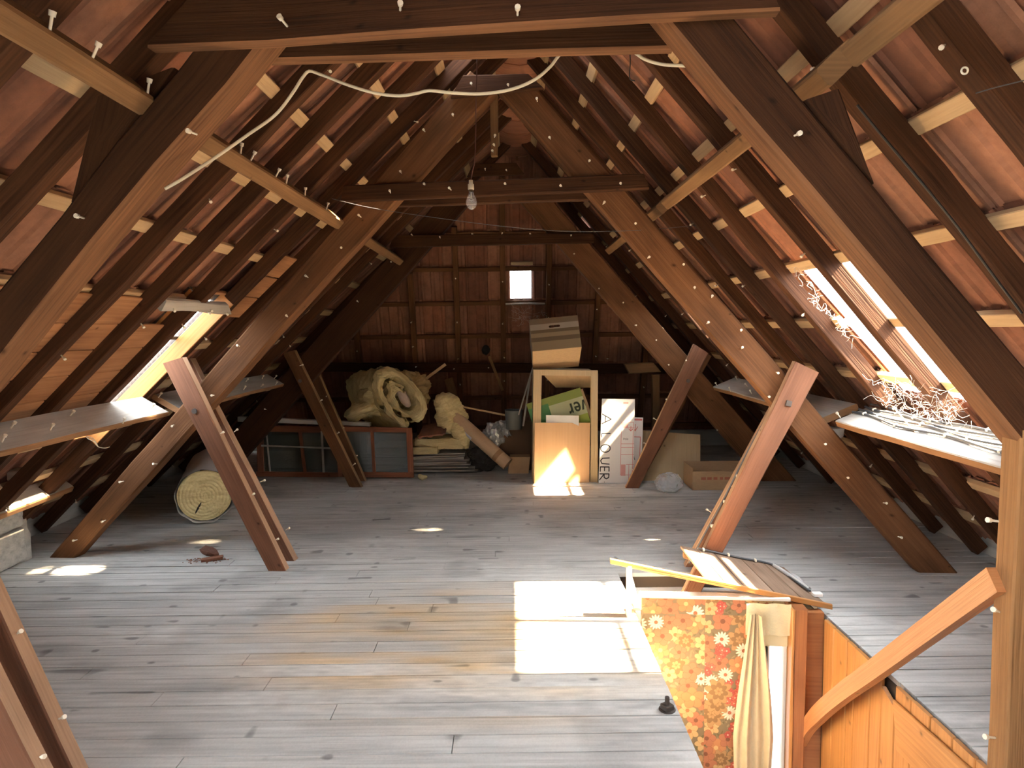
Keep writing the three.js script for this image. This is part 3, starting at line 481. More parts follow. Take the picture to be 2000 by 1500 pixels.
// glass tile in the far end
{
  const w = struct('window_2'), y0 = 1.80, y1 = 2.2, x0 = 0.0, x1 = 0.26;
  part(w, 'pane', timber(onH(x0, hipS(y0), 0.1), onH(x0, hipS(y1), 0.1), onH(x1, hipS(y0), 0.1), onH(x1, hipS(y1), 0.1), HOUT.clone().multiplyScalar(0.006), { c: 0.0005, wob: 0 }), new THREE.MeshPhysicalMaterial({ color: 0xffffff, transmission: 1, thickness: 0, roughness: 0.1, ior: 1.45 }));
  part(w, 'sill', timber(onH(-0.07, hipS(1.785), 0.0), onH(0.40, hipS(1.785), 0.0), onH(-0.07, hipS(1.805), 0.0), onH(0.40, hipS(1.805), 0.0), HOUT.clone().multiplyScalar(0.02)), M.plank);
  part(w, 'head', timber(onH(0.01, hipS(2.225), 0.02), onH(0.26, hipS(2.225), 0.02), onH(0.01, hipS(2.265), 0.02), onH(0.26, hipS(2.265), 0.02), HOUT.clone().multiplyScalar(0.02)), M.batten);
}

// ───────────── stairwell under the hatch ─────────────
const WZ = -3.4, WTOP = 0.085, DEEP = -2.35;
{
  const wf = struct('wall_stair_front'), wr = struct('wall_stair_right'), wl = struct('wall_stair_left'), wn = struct('wall_stair_near'), fl = struct('floor_stair');
  // flowered paper
  const cv = document.createElement('canvas'); cv.width = 1024; cv.height = 1280; const c = cv.getContext('2d'); reseed(81);
  c.fillStyle = '#6f6048'; c.fillRect(0, 0, 1024, 1280);
  for (let i = 0; i < 900; i++) { c.fillStyle = ['#62543c', '#7d6a4c', '#5e5638', '#857356'][i % 4]; c.beginPath(); c.ellipse(rnd() * 1024, rnd() * 1280, rr(6, 26), rr(4, 10), rnd() * 3, 0, 7); c.fill(); }
  const petals = (x, y, r, n, col, heart, inner) => { for (let k = 0; k < n; k++) { const a = k / n * 6.2832 + x; c.fillStyle = col; c.beginPath(); c.ellipse(x + Math.cos(a) * r * 0.55, y + Math.sin(a) * r * 0.55, r * 0.5, r * Math.min(0.42, 2.1 / n), a, 0, 7); c.fill(); c.strokeStyle = inner; c.lineWidth = 1.5; c.stroke(); } c.fillStyle = heart; c.beginPath(); c.arc(x, y, r * 0.24, 0, 7); c.fill(); };
  const cup = (x, y, r, col, rim, heart) => { for (let ring = 3; ring > 0; ring--) petals(x, y, r * ring / 3, 5 + ring, ring === 2 ? rim : col, heart, rim); };
  const kinds = [(x, y) => petals(x, y, rr(58, 80), 5, '#a8714a', '#b89a68', '#865238'), (x, y) => petals(x, y, rr(46, 62), 6, '#b09266', '#96603c', '#8a6e46'), (x, y) => petals(x, y, rr(44, 58), 14, '#d6ccb6', '#96583c', '#a09078'), (x, y) => cup(x, y, rr(70, 92), '#9c7850', '#7a5c3a', '#86643e'), (x, y) => { for (let k = 0; k < 12; k++) petals(x + rr(-48, 48), y + rr(-48, 48), rr(18, 26), 5, k % 2 ? '#b05a48' : '#9c463e', '#d0a08a', '#85352c'); }, (x, y) => petals(x, y, rr(52, 70), 5, '#9c6448', '#704630', '#7e4c34')];
  const spots = []; for (let i = 0; i < 2600 && spots.length < 150; i++) { const x = rnd() * 1024, y = rnd() * 1280; if (spots.every(([a, b]) => Math.hypot(a - x, b - y) > 78)) { spots.push([x, y]); kinds[Math.floor(rnd() * 6)](x, y); } }
  const map = new THREE.CanvasTexture(cv); map.colorSpace = THREE.SRGBColorSpace; map.wrapS = map.wrapT = THREE.RepeatWrapping; map.repeat.set(1 / 0.8, 1); 
  const paper = std({ map, roughness: 0.85 });
  const panel = (x0, x1, y0, y1) => { const g = new THREE.BoxGeometry(x1 - x0, y1 - y0, 0.05), P = g.attributes.position; g.translate((x0 + x1) / 2, (y0 + y1) / 2, WZ - 0.025); for (let i = 0; i < P.count; i++) g.attributes.uv.setXY(i, P.getX(i) + P.getZ(i), P.getY(i)); return g; };
  part(wf, 'papered_panel', panel(0.672, 1.30, DEEP, WTOP), paper);
  part(wf, 'papered_panel', panel(1.30, 1.42, 0.03, WTOP - 0.002), paper);
  part(wf, 'cap', bar(0.665, 1.43, WTOP, WTOP + 0.012, WZ - 0.06, WZ + 0.004, { c: 0.002 }), M.boardW ?? (M.boardW = std({ color: 0xf2ead8, vertexColors: true })));
  part(wf, 'lintel', panel(1.30, 1.42, -0.16, 0.03), std({ color: 0xe8dcae }));
  part(wf, 'jamb_shadow', bar(1.30, 1.318, DEEP, -0.16, WZ - 0.08, WZ + 0.012, { c: 0.002 }), std({ color: 0x2f2c1c, vertexColors: true }));  // shadow at the window's edge, put in as a near-black strip
  part(wf, 'side_panel', panel(1.50, 1.60, DEEP, WTOP - 0.06), M.trim);
  part(wf, 'cavity', new THREE.BoxGeometry(0.95, 0.03, 0.62).translate(1.115, -0.115, -3.72), M.boardWhite);
  part(wf, 'cavity_side', new THREE.BoxGeometry(0.03, 0.13, 0.6).translate(0.655, -0.06, -3.72), M.boardWhite);
  // window with bright sky behind, its glass
  const wi = struct('window_3');
  part(wi, 'frame', bar(1.318, 1.332, DEEP, -0.16, WZ - 0.05, WZ - 0.01, { c: 0.002 }), M.boardW); part(wi, 'frame', bar(1.406, 1.42, DEEP, -0.16, WZ - 0.05, WZ - 0.01, { c: 0.002 }), M.boardW);
  part(wi, 'pane', new THREE.BoxGeometry(0.074, 2.19, 0.004).translate(1.369, (DEEP - 0.16) / 2, WZ - 0.03), new THREE.MeshPhysicalMaterial({ color: 0xffffff, transmission: 1, thickness: 0, roughness: 0.08 }));
  // door post right of it
  const dp = struct('trim_1'); reseed(82);
  part(dp, 'face', bar(1.42, 1.436, DEEP, 0.06, WZ - 0.05, WZ + 0.06, { c: 0.003 }), M.pine);
  part(dp, 'post', bar(1.436, 1.50, DEEP, 0.06, WZ - 0.05, WZ + 0.055, { c: 0.004 }), M.trim);
  // pine boards on the right
  reseed(83); let z = -3.3; const wd = [0.105, 0.13, 0.07, 0.14, 0.09, 0.1, 0.11, 0.12, 0.13, 0.12, 0.13, 0.12, 0.13, 0.12, 0.13, 0.12, 0.13];
  wd.forEach((w, i) => { if (z < -1.05) { const top = i === 5 ? -0.06 : i === 6 ? -0.005 : -0.002; part(wr, 'plank', timber(V(HX1 + rr(0, 0.002), DEEP, z), V(HX1 + rr(0, 0.002), top, z), V(HX1, DEEP, z + w - 0.004), V(HX1, i === 5 ? -0.1 : top, z + w - 0.004), V(0.018, 0, 0), { c: 0.004, wob: 0.001 }), M.pine); } z += w; });
  part(wr, 'backing', new THREE.BoxGeometry(0.03, 2.3, 2.6).translate(1.625, -1.27, -2.3), M.sub);
  part(wr, 'stringer', timber(V(1.575, -0.06, -2.66), V(1.575, -0.03, -1.9), V(1.575, -0.26, -2.62), V(1.575, -0.26, -1.9), V(0.012, 0, 0), { c: 0.003, wob: 0.001 }), M.pine);
  part(wl, 'panel', new THREE.BoxGeometry(0.05, 2.3, 2.5).translate(0.645, -1.3, -2.15), M.plaster);
  const NZ = -0.9;
  for (const [x0, x1, y0, y1] of [[0.62, 0.72, DEEP, -0.1], [1.5, 1.6, DEEP, -0.1], [0.72, 1.5, DEEP, -2.1], [0.72, 1.5, -0.22, -0.1]]) part(wn, 'panel', new THREE.BoxGeometry(x1 - x0, y1 - y0, 0.08).translate((x0 + x1) / 2, (y0 + y1) / 2, NZ), M.plaster);
  const w4 = struct('window_4'); part(w4, 'pane', new THREE.BoxGeometry(0.78, 1.88, 0.004).translate(1.11, -1.16, NZ), new THREE.MeshPhysicalMaterial({ color: 0xffffff, transmission: 1, thickness: 0, roughness: 0.05 }));
  part(fl, 'boards', new THREE.BoxGeometry(1.1, 0.06, 2.6).translate(1.11, DEEP - 0.03, -2.15), M.pine);
}
// curtain
{
  reseed(84); const N = 90, R = 40, pos = [], idx = [], uv = [];
  for (let r = 0; r <= R; r++) for (let i = 0; i <= N; i++) {
    const t = r / R, u = i / N, y = 0.03 - t * 2.2, spread = Math.min(1, 0.34 + 2.2 * t), wob = perlin.noise(u * 3, t * 2, 4) * 0.012;
    const cx = 1.245 - 0.01 * t, hw = 0.098 * spread * (1 + 0.1 * Math.sin(t * 9)), x = cx + (u - 0.5) * 2 * hw + (t < 0.2 ? -0.01 * (0.2 - t) * 5 * (u - 0.2) : 0);
    const zf = Math.sin(u * 23 + t * 2.2 + perlin.noise(u * 2, t * 3, 1) * 2) * 0.018 * (0.5 + 0.7 * t) + Math.sin(u * 9 - t * 3) * 0.014;
    pos.push(x + wob * 0.4, y, WZ + 0.055 + zf + wob); uv.push(u * 0.4, y);
  }
  for (let r = 0; r < R; r++) for (let i = 0; i < N; i++) { const a = r * (N + 1) + i; idx.push(a, a + N + 1, a + 1, a + 1, a + N + 1, a + N + 2); }
  const g = new THREE.BufferGeometry(); g.setAttribute('position', new THREE.Float32BufferAttribute(pos, 3)); g.setAttribute('uv', new THREE.Float32BufferAttribute(uv, 2)); g.setIndex(idx); g.computeVertexNormals();
  const cm = noisy([0.62, 0.50, 0.31], 0.08, 10, 4, { side: THREE.DoubleSide, roughness: 0.95 });
  const m = add('curtain', g, cm, 'beige curtain gathered beside the flowered wallpaper down in the stairwell', 'curtain');
  const ph = (x0, x1, y0, y1) => { const g2 = new THREE.PlaneGeometry(x1 - x0, y1 - y0, 24, 6); const P = g2.attributes.position; for (let i = 0; i < P.count; i++) P.setZ(i, Math.sin(P.getX(i) * 60 + P.getY(i) * 30) * 0.006); g2.translate((x0 + x1) / 2, (y0 + y1) / 2, WZ + 0.03); g2.computeVertexNormals(); return g2; };
  part(m, 'pelmet', ph(1.2, 1.425, -0.09, 0.08), noisy([0.8, 0.68, 0.4], 0.06, 10, 4, { side: THREE.DoubleSide }));
}
// the stair's front wall, its window, post and curtain stand parallel to the trusses
for (const n of ['wall_stair_front', 'window_3', 'trim_1', 'curtain']) { const o = scene.getObjectByName(n), c = V(0.672, 0, WZ); o.position.sub(c).applyAxisAngle(YAX, -0.089).add(c); o.rotation.y = -0.089; }
// sloping plank lid over the stairhead
{
  reseed(85);
  const hl = (x) => 0.30 - (x - 0.523) * 0.2252, at = (x, z, dy = 0) => V(x, hl(x) + dy, z);
  const t = thing('hatch_lid', V(1.08, 0.1, -3.6), 'sloping lid of brown planks over the stairhead, its left end in glaring sun', 'lid');
  const xs = [1.0, 1.1, 1.2, 1.36, 1.5, 1.625];
  for (let i = 0; i < 5; i++) { const a = xs[i], b = xs[i + 1] - 0.003; part(t, 'plank', timber(at(a, -3.37, 0.006), at(a, -3.89, 0.006), at(b, -3.37, 0.006), at(b, -3.89, 0.006), V(0, -0.018, 0), { c: 0.003, wob: 0.002 }), M.lid); }
  part(t, 'edge_strip', timber(at(0.5, -3.352, 0.008), at(1.655, -3.352, 0.008), at(0.5, -3.352, -0.02), at(1.655, -3.352, -0.02), V(0, 0, -0.016), { c: 0.002, wob: 0.001 }), M.pine);
  part(t, 'batten', timber(at(1.0, -3.8, -0.014), at(1.6, -3.8, -0.014), at(1.0, -3.84, -0.014), at(1.6, -3.84, -0.014), V(0, -0.03, 0), {}), M.pale);
  const hg = () => 0; const hg0 = (x) => part(t, 'hinge', new RoundedBoxGeometry(0.02, 0.008, 0.05, 1, 0.003).rotateY(0.4).translate(x, hl(x) + 0.012, -3.4), M.iron); 
  add('edge_support', bar(0.585, 0.61, 0.0, 0.27, -3.40, -3.345), M.boardW, 'short pale post carrying the sunlit left end of the lid edge strip', 'post');
  // cable along the back edge and the sheathed end lying on the right edge
  const p1 = [at(1.10, -3.86, 0.02), at(1.2, -3.87, 0.015), at(1.34, -3.865, 0.014), at(1.535, -3.87, 0.014), at(1.56, -3.8, 0.016), at(1.575, -3.62, 0.016), at(1.59, -3.47, 0.02)];
  const k = add('lid_cable', tube(p1, 0.006, 60, 8), M.cable, 'grey cable clipped along the back and right edge of the hatch lid', 'cable');
  for (const x of [1.13, 1.28, 1.44]) piece(k, 'clip', new RoundedBoxGeometry(0.012, 0.018, 0.024, 2, 0.004), M.peg, at(x, -3.865, 0.018));
  const sh = add('cable_cover', mergeGeometries([tube([at(1.548, -3.85, 0.016), at(1.575, -3.7, 0.018), at(1.6, -3.5, 0.02)], 0.012, 24, 10), new THREE.SphereGeometry(0.03, 16, 10).scale(0.8, 0.35, 3).rotateY(-0.12).translate(1.6, hl(1.58) + 0.014, -3.66)]), new THREE.MeshPhysicalMaterial({ color: 0xe8e8e4, roughness: 0.25, transmission: 0.45, thickness: 0 }), 'clear plastic cover strip lying along the right edge of the hatch lid', 'cover');
  piece(sh, 'bracket', new RoundedBoxGeometry(0.05, 0.02, 0.035, 2, 0.005), M.white, at(1.615, -3.44, 0.02));
}
// curved handrail
{
  reseed(86);
  const P = [[1561, 1456, 1.5], [1578, 1420, 1.505], [1606, 1388, 1.505], [1650, 1351, 1.5], [1705, 1312, 1.49], [1800, 1242, 1.465], [1880, 1183, 1.445], [1950, 1132, 1.425]].map(([x, y, X]) => hit(x, y, V(1, 0, 0), X));
  const N = 48, cur = new THREE.CatmullRomCurve3(P, false, 'centripetal'), pts = cur.getSpacedPoints(N), rings = [];
  for (let i = 0; i <= N; i++) { const t = cur.getTangentAt(i / N), nx = V(1, 0, 0), ny = nx.clone().cross(t).normalize(); if (ny.y < 0) ny.negate(); const h = (i < 8 ? 0.016 + 0.021 * Math.sqrt(i / 8) : 0.037), p = pts[i]; rings.push([[-0.02, h], [0.02, h], [0.02, -h], [-0.02, -h]].map(([a, b]) => p.clone().addScaledVector(nx, a).addScaledVector(ny, b))); }
  const pos = [], uv = [], col = [], idx = [];
  for (let k = 0; k < 4; k++) { const b = pos.length / 3, k2 = (k + 1) % 4; for (let i = 0; i <= N; i++) for (const [q, v] of [[k, 0], [k2, 0.08]]) { const p = rings[i][q]; pos.push(p.x, p.y, p.z); uv.push(i / N * 1.9, k * 0.1 + v); col.push(1, 1, 1); } for (let i = 0; i < N; i++) { const a = b + i * 2; idx.push(a, a + 1, a + 2, a + 1, a + 3, a + 2); } }
  for (const R of [rings[0], rings[N]]) { const b = pos.length / 3; R.forEach((p) => { pos.push(p.x, p.y, p.z); uv.push(p.z, p.y); col.push(1, 1, 1); }); idx.push(b, b + 1, b + 2, b, b + 2, b + 3); }
  const g = new THREE.BufferGeometry(); g.setAttribute('position', new THREE.Float32BufferAttribute(pos, 3)); g.setAttribute('uv', new THREE.Float32BufferAttribute(uv, 2)); g.setAttribute('color', new THREE.Float32BufferAttribute(col, 3)); g.setIndex(idx); g.computeVertexNormals();
  M.railD = M.rail.clone(); M.railD.side = THREE.DoubleSide;
  add('handrail', g, M.railD, 'curved wooden handrail sweeping from the stair door post up to the right post', 'handrail');
}
// ───────────── things stored at the far end ─────────────
const quad = (q, z, th, o) => timber(atZ(...q[0], z), atZ(...q[1], z), atZ(...q[2], z), atZ(...q[3], z), V(0, 0, -th), o);   // TL, BL, TR, BR
const lean = (q, zt, zb, th, o) => timber(atZ(...q[0], zt), atZ(...q[1], zb), atZ(...q[2], zt), atZ(...q[3], zb), V(0, 0, -th), o);
const vc = (m) => { const k = m.clone(); k.vertexColors = true; return k; };
M.cardV = vc(M.card); M.whiteV = vc(M.boardWhite); M.cardDarkV = vc(M.cardDark); M.brownV = std({ color: 0x54402f, vertexColors: true });
// open cabinet frame with a low door panel before it
{
  reseed(91); const z = -6.42, zt = -6.5;
  const t = thing('cabinet_frame', V(0.52, 0, -6.5), 'upright open beige cabinet frame standing below the big cardboard box', 'cabinet');
  part(t, 'stile', lean([[1042, 722], [1040, 944], [1058, 722], [1055, 944]], zt, z, 0.32, { c: 0.003 }), M.beige);
  part(t, 'stile', lean([[1155, 724], [1153, 943], [1168, 724], [1168, 943]], zt, z, 0.05, { c: 0.003 }), M.beige);
  part(t, 'rail', lean([[1056, 722], [1056, 733], [1157, 724], [1157, 735]], zt - 0.005, zt, 0.32, { c: 0.003 }), M.beige);
  part(t, 'back_flap', lean([[1062, 733], [1086, 757], [1157, 735], [1157, 757]], zt - 0.1, zt - 0.28, 0.006, { c: 0.001 }), M.cardV);
  const pz = (x, y, z) => atZ(x, y, z), d = add('door_panel', timber(pz(1044, 826, -6.44), pz(1043, 946, -6.37), pz(1153, 826, -6.47), pz(1151, 946, -6.40), V(0, 0, -0.018), { c: 0.002, wob: 0.001 }), M.door, 'pale orange wooden panel crossed by a slanting streak of sunlight', 'panel');
  add('white_board', quad([[1066, 811], [1066, 840], [1131, 812], [1131, 840]], -6.46, 0.01, { c: 0.002 }), M.whiteV, 'small off-white board peeping over the orange panel inside the frame', 'board');
}
// green carton with upside-down print
{
  const cv = document.createElement('canvas'); cv.width = 512; cv.height = 256; const c = cv.getContext('2d');
  c.fillStyle = '#7fa653'; c.fillRect(0, 0, 512, 256); c.fillStyle = '#8f9f52'; c.fillRect(0, 0, 512, 60); c.fillStyle = '#5f9a62'; c.fillRect(0, 40, 190, 216); c.fillStyle = '#cfd6a8'; c.fillRect(190, 58, 322, 118); c.fillStyle = '#a7b84e'; c.fillRect(190, 176, 322, 80);
  c.save(); c.translate(368, 118); c.rotate(Math.PI); c.fillStyle = '#2e3b25'; c.font = 'bold 118px sans-serif'; c.textAlign = 'center'; c.textBaseline = 'middle'; c.fillText('ver', -76, -6); c.restore();
  const map = new THREE.CanvasTexture(cv); map.colorSpace = THREE.SRGBColorSpace;
  const TL = atZ(1028, 789, -6.66), TR_ = atZ(1133, 757, -6.62), BL = atZ(1040, 862, -6.62), BR = atZ(1153, 830, -6.58);
  const ex = TR_.clone().sub(TL), ey = BL.clone().sub(TL), w = ex.length(), h = ey.length(); ex.normalize(); ey.addScaledVector(ex, -ey.dot(ex)).normalize().negate(); const ez = ex.clone().cross(ey);
  const t = thing('green_carton', V(0.45, 0.3, -6.7), 'tilted green and lime printed carton inside the cabinet frame', 'box');
  const mk = (g) => g.applyMatrix4(new THREE.Matrix4().makeBasis(ex, ey, ez).setPosition(TL));
  const front = new THREE.PlaneGeometry(w, h).translate(w / 2, -h / 2, 0.0005);
  part(t, 'printed_face', mk(front), std({ map, roughness: 0.7, side: THREE.DoubleSide }));
  part(t, 'body', mk(new RoundedBoxGeometry(w, h, 0.16, 2, 0.004).translate(w / 2, -h / 2, -0.081)), noisy([0.25, 0.30, 0.13], 0.1, 8, 3));
  part(t, 'torn_flap', mk(new THREE.BoxGeometry(0.03, h * 0.95, 0.012).rotateZ(0.05).translate(w + 0.014, -h / 2 - 0.01, -0.03)), M.card);
}
// big open cardboard box tipped forward on top of the frame
{
  reseed(92);
  const zf = -6.22, BL = atZ(1040, 686, zf), BR = atZ(1136, 677, zf), TL = atZ(1045, 619, zf - 0.06), back = atZ(1060, 721, -6.66);
  const ex = BR.clone().sub(BL), w = ex.length(); ex.normalize(); const ez0 = BL.clone().sub(back), dep = ez0.length(); const ez = ez0.normalize(); const ey = ez.clone().cross(ex).normalize(), h = TL.clone().sub(BL).length(); const e3 = ex.clone().cross(ey);
  const mk = (g) => g.applyMatrix4(new THREE.Matrix4().makeBasis(ex, ey, e3).setPosition(BL));
  const cvx = document.createElement('canvas'); cvx.width = 256; cvx.height = 256; const c = cvx.getContext('2d'); c.fillStyle = '#8d7a5f'; c.fillRect(0, 0, 256, 256); c.fillStyle = '#6b5c49'; c.fillRect(0, 0, 256, 46); c.fillStyle = '#8f8578'; c.fillRect(0, 46, 256, 46); c.fillStyle = '#62543f'; c.fillRect(0, 92, 256, 26); c.fillStyle = '#85755c'; c.fillRect(0, 118, 256, 34); c.fillStyle = '#5f523f'; c.fillRect(0, 152, 256, 34); c.fillStyle = '#83735a'; c.fillRect(0, 186, 256, 70);
  const map = new THREE.CanvasTexture(cvx); map.colorSpace = THREE.SRGBColorSpace; map.repeat.set(1 / w, 1 / h);
  const t = thing('cardboard_box', BL.clone().add(back).multiplyScalar(0.5), 'large open brown cardboard box with a hand slot, tipped forward on the cabinet frame', 'box');
  const sh = new THREE.Shape([[0, 0], [w, 0], [w, h], [0, h]].map((p) => new THREE.Vector2(...p))); const slot = new THREE.Path(); const sx = w * 0.5, sy = h * 0.72; slot.moveTo(sx - 0.045, sy - 0.012); slot.lineTo(sx + 0.045, sy - 0.012); slot.quadraticCurveTo(sx + 0.062, sy, sx + 0.045, sy + 0.012); slot.lineTo(sx - 0.045, sy + 0.012); slot.quadraticCurveTo(sx - 0.062, sy, sx - 0.045, sy - 0.012); sh.holes.push(slot);
  part(t, 'front', mk(new THREE.ExtrudeGeometry(sh, { depth: 0.006, bevelEnabled: false }).translate(0, 0, -0.006)), std({ map, roughness: 0.95 }));
  const P = (x0, x1, y0, y1, z0, z1, m, n) => part(t, n, mk(new THREE.BoxGeometry(x1 - x0, y1 - y0, z1 - z0).translate((x0 + x1) / 2, (y0 + y1) / 2, (z0 + z1) / 2)), m);
  P(0, w, -0.002, 0.004, -dep, -0.006, M.card, 'bottom'); P(0, 0.006, 0.004, h, -dep, -0.006, M.cardDark, 'side'); P(w - 0.006, w, 0.004, h, -dep, -0.006, M.cardDark, 'side'); P(0, w, 0.004, h, -dep - 0.006, -dep, M.cardDark, 'back');
  part(t, 'rim_flap', mk(new THREE.BoxGeometry(w, 0.006, 0.05).rotateX(0.5).translate(w / 2, h + 0.006, -0.03)), M.cardDark);
}
// hand-lettered sign
{
  const cv = document.createElement('canvas'); cv.width = 384; cv.height = 896; const c = cv.getContext('2d');
  c.fillStyle = '#efeae2'; c.fillRect(0, 0, 384, 896);
  c.strokeStyle = '#d98c86'; c.lineWidth = 5; c.fillStyle = '#e0a49c';
  c.fillRect(250, 30, 60, 18); c.strokeRect(240, 240, 130, 560); for (const y of [300, 470, 510, 585]) { c.beginPath(); c.moveTo(240, y); c.lineTo(384, y); c.stroke(); }
  c.fillRect(244, 250, 70, 46); c.fillRect(244, 690, 50, 120); c.clearRect(0, 0, 0, 0); c.beginPath(); c.moveTo(300, 690); c.lineTo(384, 690); c.moveTo(330, 690); c.lineTo(330, 870); c.stroke();
  c.strokeStyle = '#c8554c'; c.lineWidth = 6; for (const [x, y] of [[345, 320]]) { c.beginPath(); c.moveTo(x, y - 40); c.lineTo(x, y + 12); c.moveTo(x - 22, y - 8); c.lineTo(x, y + 14); c.lineTo(x + 22, y - 8); c.stroke(); }
  c.fillStyle = '#5a4a46'; c.font = '30px sans-serif'; c.fillText('Pole', 262, 430);
  c.save(); c.translate(55, 100); c.rotate(Math.PI / 2); c.strokeStyle = '#1c1a1c'; c.lineWidth = 11; c.lineCap = 'round'; c.lineJoin = 'round';
  // letters drawn as pen strokes, running down the board:  A  L O U E R
  const L = (pts) => { c.beginPath(); pts.forEach(([x, y], i) => i ? c.lineTo(x, y) : c.moveTo(x, y)); c.stroke(); };
  L([[60, 44], [112, -62], [160, 44]]); L([[78, 8], [146, 8]]);
  L([[262, -56], [262, 40], [300, 42]]); c.beginPath(); c.ellipse(420, -8, 40, 56, 0, 0, 7); c.stroke();
  L([[520, -58], [524, 20], [550, 42], [580, 26], [586, -58]]); L([[660, -58], [616, -58], [616, 42], [662, 42]]); L([[616, -8], [654, -8]]);
  L([[690, 44], [690, -58], [728, -56], [742, -30], [728, -6], [692, -4], [752, 44]]); c.restore();
  c.fillStyle = '#777'; c.fillRect(60, 872, 8, 8);
  const map = new THREE.CanvasTexture(cv); map.colorSpace = THREE.SRGBColorSpace;
  const z = -6.38, TL = atZ(1176, 779, z - 0.03), BL = atZ(1169, 945, z), TRc = atZ(1240, 780, z - 0.03), BR = atZ(1213 + 24, 945, z);
  const t = thing('lettered_sign', V(0.98, 0, z), 'tall white board hand-lettered A LOUER reading downwards, with red print', 'sign');
  part(t, 'board', timber(TL, BL, TRc, BR, V(0, 0, -0.012), { c: 0.001, wob: 0 }), M.whiteV);
  const g = new THREE.BufferGeometry(), o = V(0, 0, 0.0015); g.setAttribute('position', new THREE.Float32BufferAttribute([TL, BL, TRc, BR].flatMap((p) => p.clone().add(o).toArray()), 3)); g.setAttribute('uv', new THREE.Float32BufferAttribute([0, 1, 0, 0, 1, 1, 1, 0], 2)); g.setIndex([0, 1, 2, 2, 1, 3]); g.computeVertexNormals();
  part(t, 'lettering', g, std({ map, roughness: 0.6, side: THREE.DoubleSide }));
  // second printed board behind
  const cv2 = document.createElement('canvas'); cv2.width = 128; cv2.height = 512; const d = cv2.getContext('2d'); d.fillStyle = '#e9e2dc'; d.fillRect(0, 0, 128, 512); d.strokeStyle = '#cf6a62'; d.lineWidth = 5; d.strokeRect(30, 150, 80, 300); d.fillStyle = '#cf6a62'; d.fillRect(30, 8, 90, 14); d.beginPath(); d.moveTo(40, 70); d.lineTo(62, 104); d.lineTo(84, 70); d.moveTo(62, 50); d.lineTo(62, 104); d.stroke(); d.strokeStyle = '#555'; d.beginPath(); d.moveTo(30, 230); d.lineTo(70, 330); d.stroke();
  const m2 = new THREE.CanvasTexture(cv2); m2.colorSpace = THREE.SRGBColorSpace;
  const a = atZ(1228, 815, -6.44), b = atZ(1222, 943, -6.42), e = atZ(1256, 816, -6.44), f = atZ(1252, 943, -6.42);
  const t2 = thing('printed_board', V(1.2, 0, -6.43), 'narrower white board with red printed lines behind the lettered sign', 'board');
  part(t2, 'board', timber(a, b, e, f, V(0, 0, -0.01), { c: 0.001, wob: 0 }), M.whiteV);
  const g2 = new THREE.BufferGeometry(); g2.setAttribute('position', new THREE.Float32BufferAttribute([a, b, e, f].flatMap((p) => p.clone().add(o).toArray()), 3)); g2.setAttribute('uv', new THREE.Float32BufferAttribute([0, 1, 0, 0, 1, 1, 1, 0], 2)); g2.setIndex([0, 1, 2, 2, 1, 3]); g2.computeVertexNormals(); part(t2, 'print', g2, std({ map: m2, roughness: 0.6, side: THREE.DoubleSide }));
}
reseed(93);
add('beige_board', lean([[1256, 841], [1250, 943], [1368, 849], [1368, 942]], -6.62, -6.45, 0.012, { c: 0.002, wob: 0.001 }), M.beige, 'wide beige board leaning behind the right strut, plastic bag before it', 'board');
{
  const t = thing('low_carton', V(1.9, 0, -6.2), 'long low cardboard carton on the floor at the right, faded red print', 'box');
  const zf = -6.04, A = atZ(1353, 921, zf), B = atZ(1352, 959, zf), C = atZ(1450, 926, zf), D = atZ(1450, 964, zf);
  const h = A.y, x0 = A.x, x1 = C.x + 0.15, d = 0.32;
  const P = (a, b, c2, e, f, g, n, m) => part(t, n, new THREE.BoxGeometry(b - a, e - c2, g - f).translate((a + b) / 2, (c2 + e) / 2, (f + g) / 2), m);
  P(x0, x1, 0.002, h, zf - 0.005, zf, 'front', M.card); P(x0, x0 + 0.005, 0.002, h + 0.03, zf - d, zf - 0.005, 'side', M.card); P(x1 - 0.005, x1, 0.002, h, zf - d, zf - 0.005, 'side', M.card); P(x0, x1, 0.002, h + 0.03, zf - d - 0.005, zf - d, 'back', M.card); P(x0, x1, 0.002, 0.006, zf - d, zf - 0.005, 'bottom', M.card);
  for (let k = 0; k < 5; k++) part(t, 'print_mark', new THREE.BoxGeometry(rr(0.02, 0.05), 0.025, 0.001).translate(x0 + 0.1 + k * 0.055, h * 0.62, zf + 0.001), std({ color: 0xa8674f }));
}
// crumpled clear plastic bag
{
  reseed(94); const g = new THREE.IcosahedronGeometry(1, 5), P = g.attributes.position;
  for (let i = 0; i < P.count; i++) { const v = V().fromBufferAttribute(P, i), n = 1 + 0.22 * Math.abs(perlin.noise(v.x * 2.2, v.y * 2.2, v.z * 2.2)) - 0.2 * Math.abs(perlin.noise(v.x * 5 + 9, v.y * 5, v.z * 5)); v.multiplyScalar(n); P.setXYZ(i, v.x * 0.125, Math.max(-0.08, v.y * 0.095), v.z * 0.1); }
  g.translate(1.43, 0.083, -6.0); g.computeVertexNormals();
  add('plastic_bag', g, new THREE.MeshPhysicalMaterial({ color: 0xf3f6f8, roughness: 0.15, transmission: 0.75, thickness: 0, ior: 1.4, side: THREE.DoubleSide }), 'crumpled clear plastic bag on the floor before the beige board', 'bag');
}
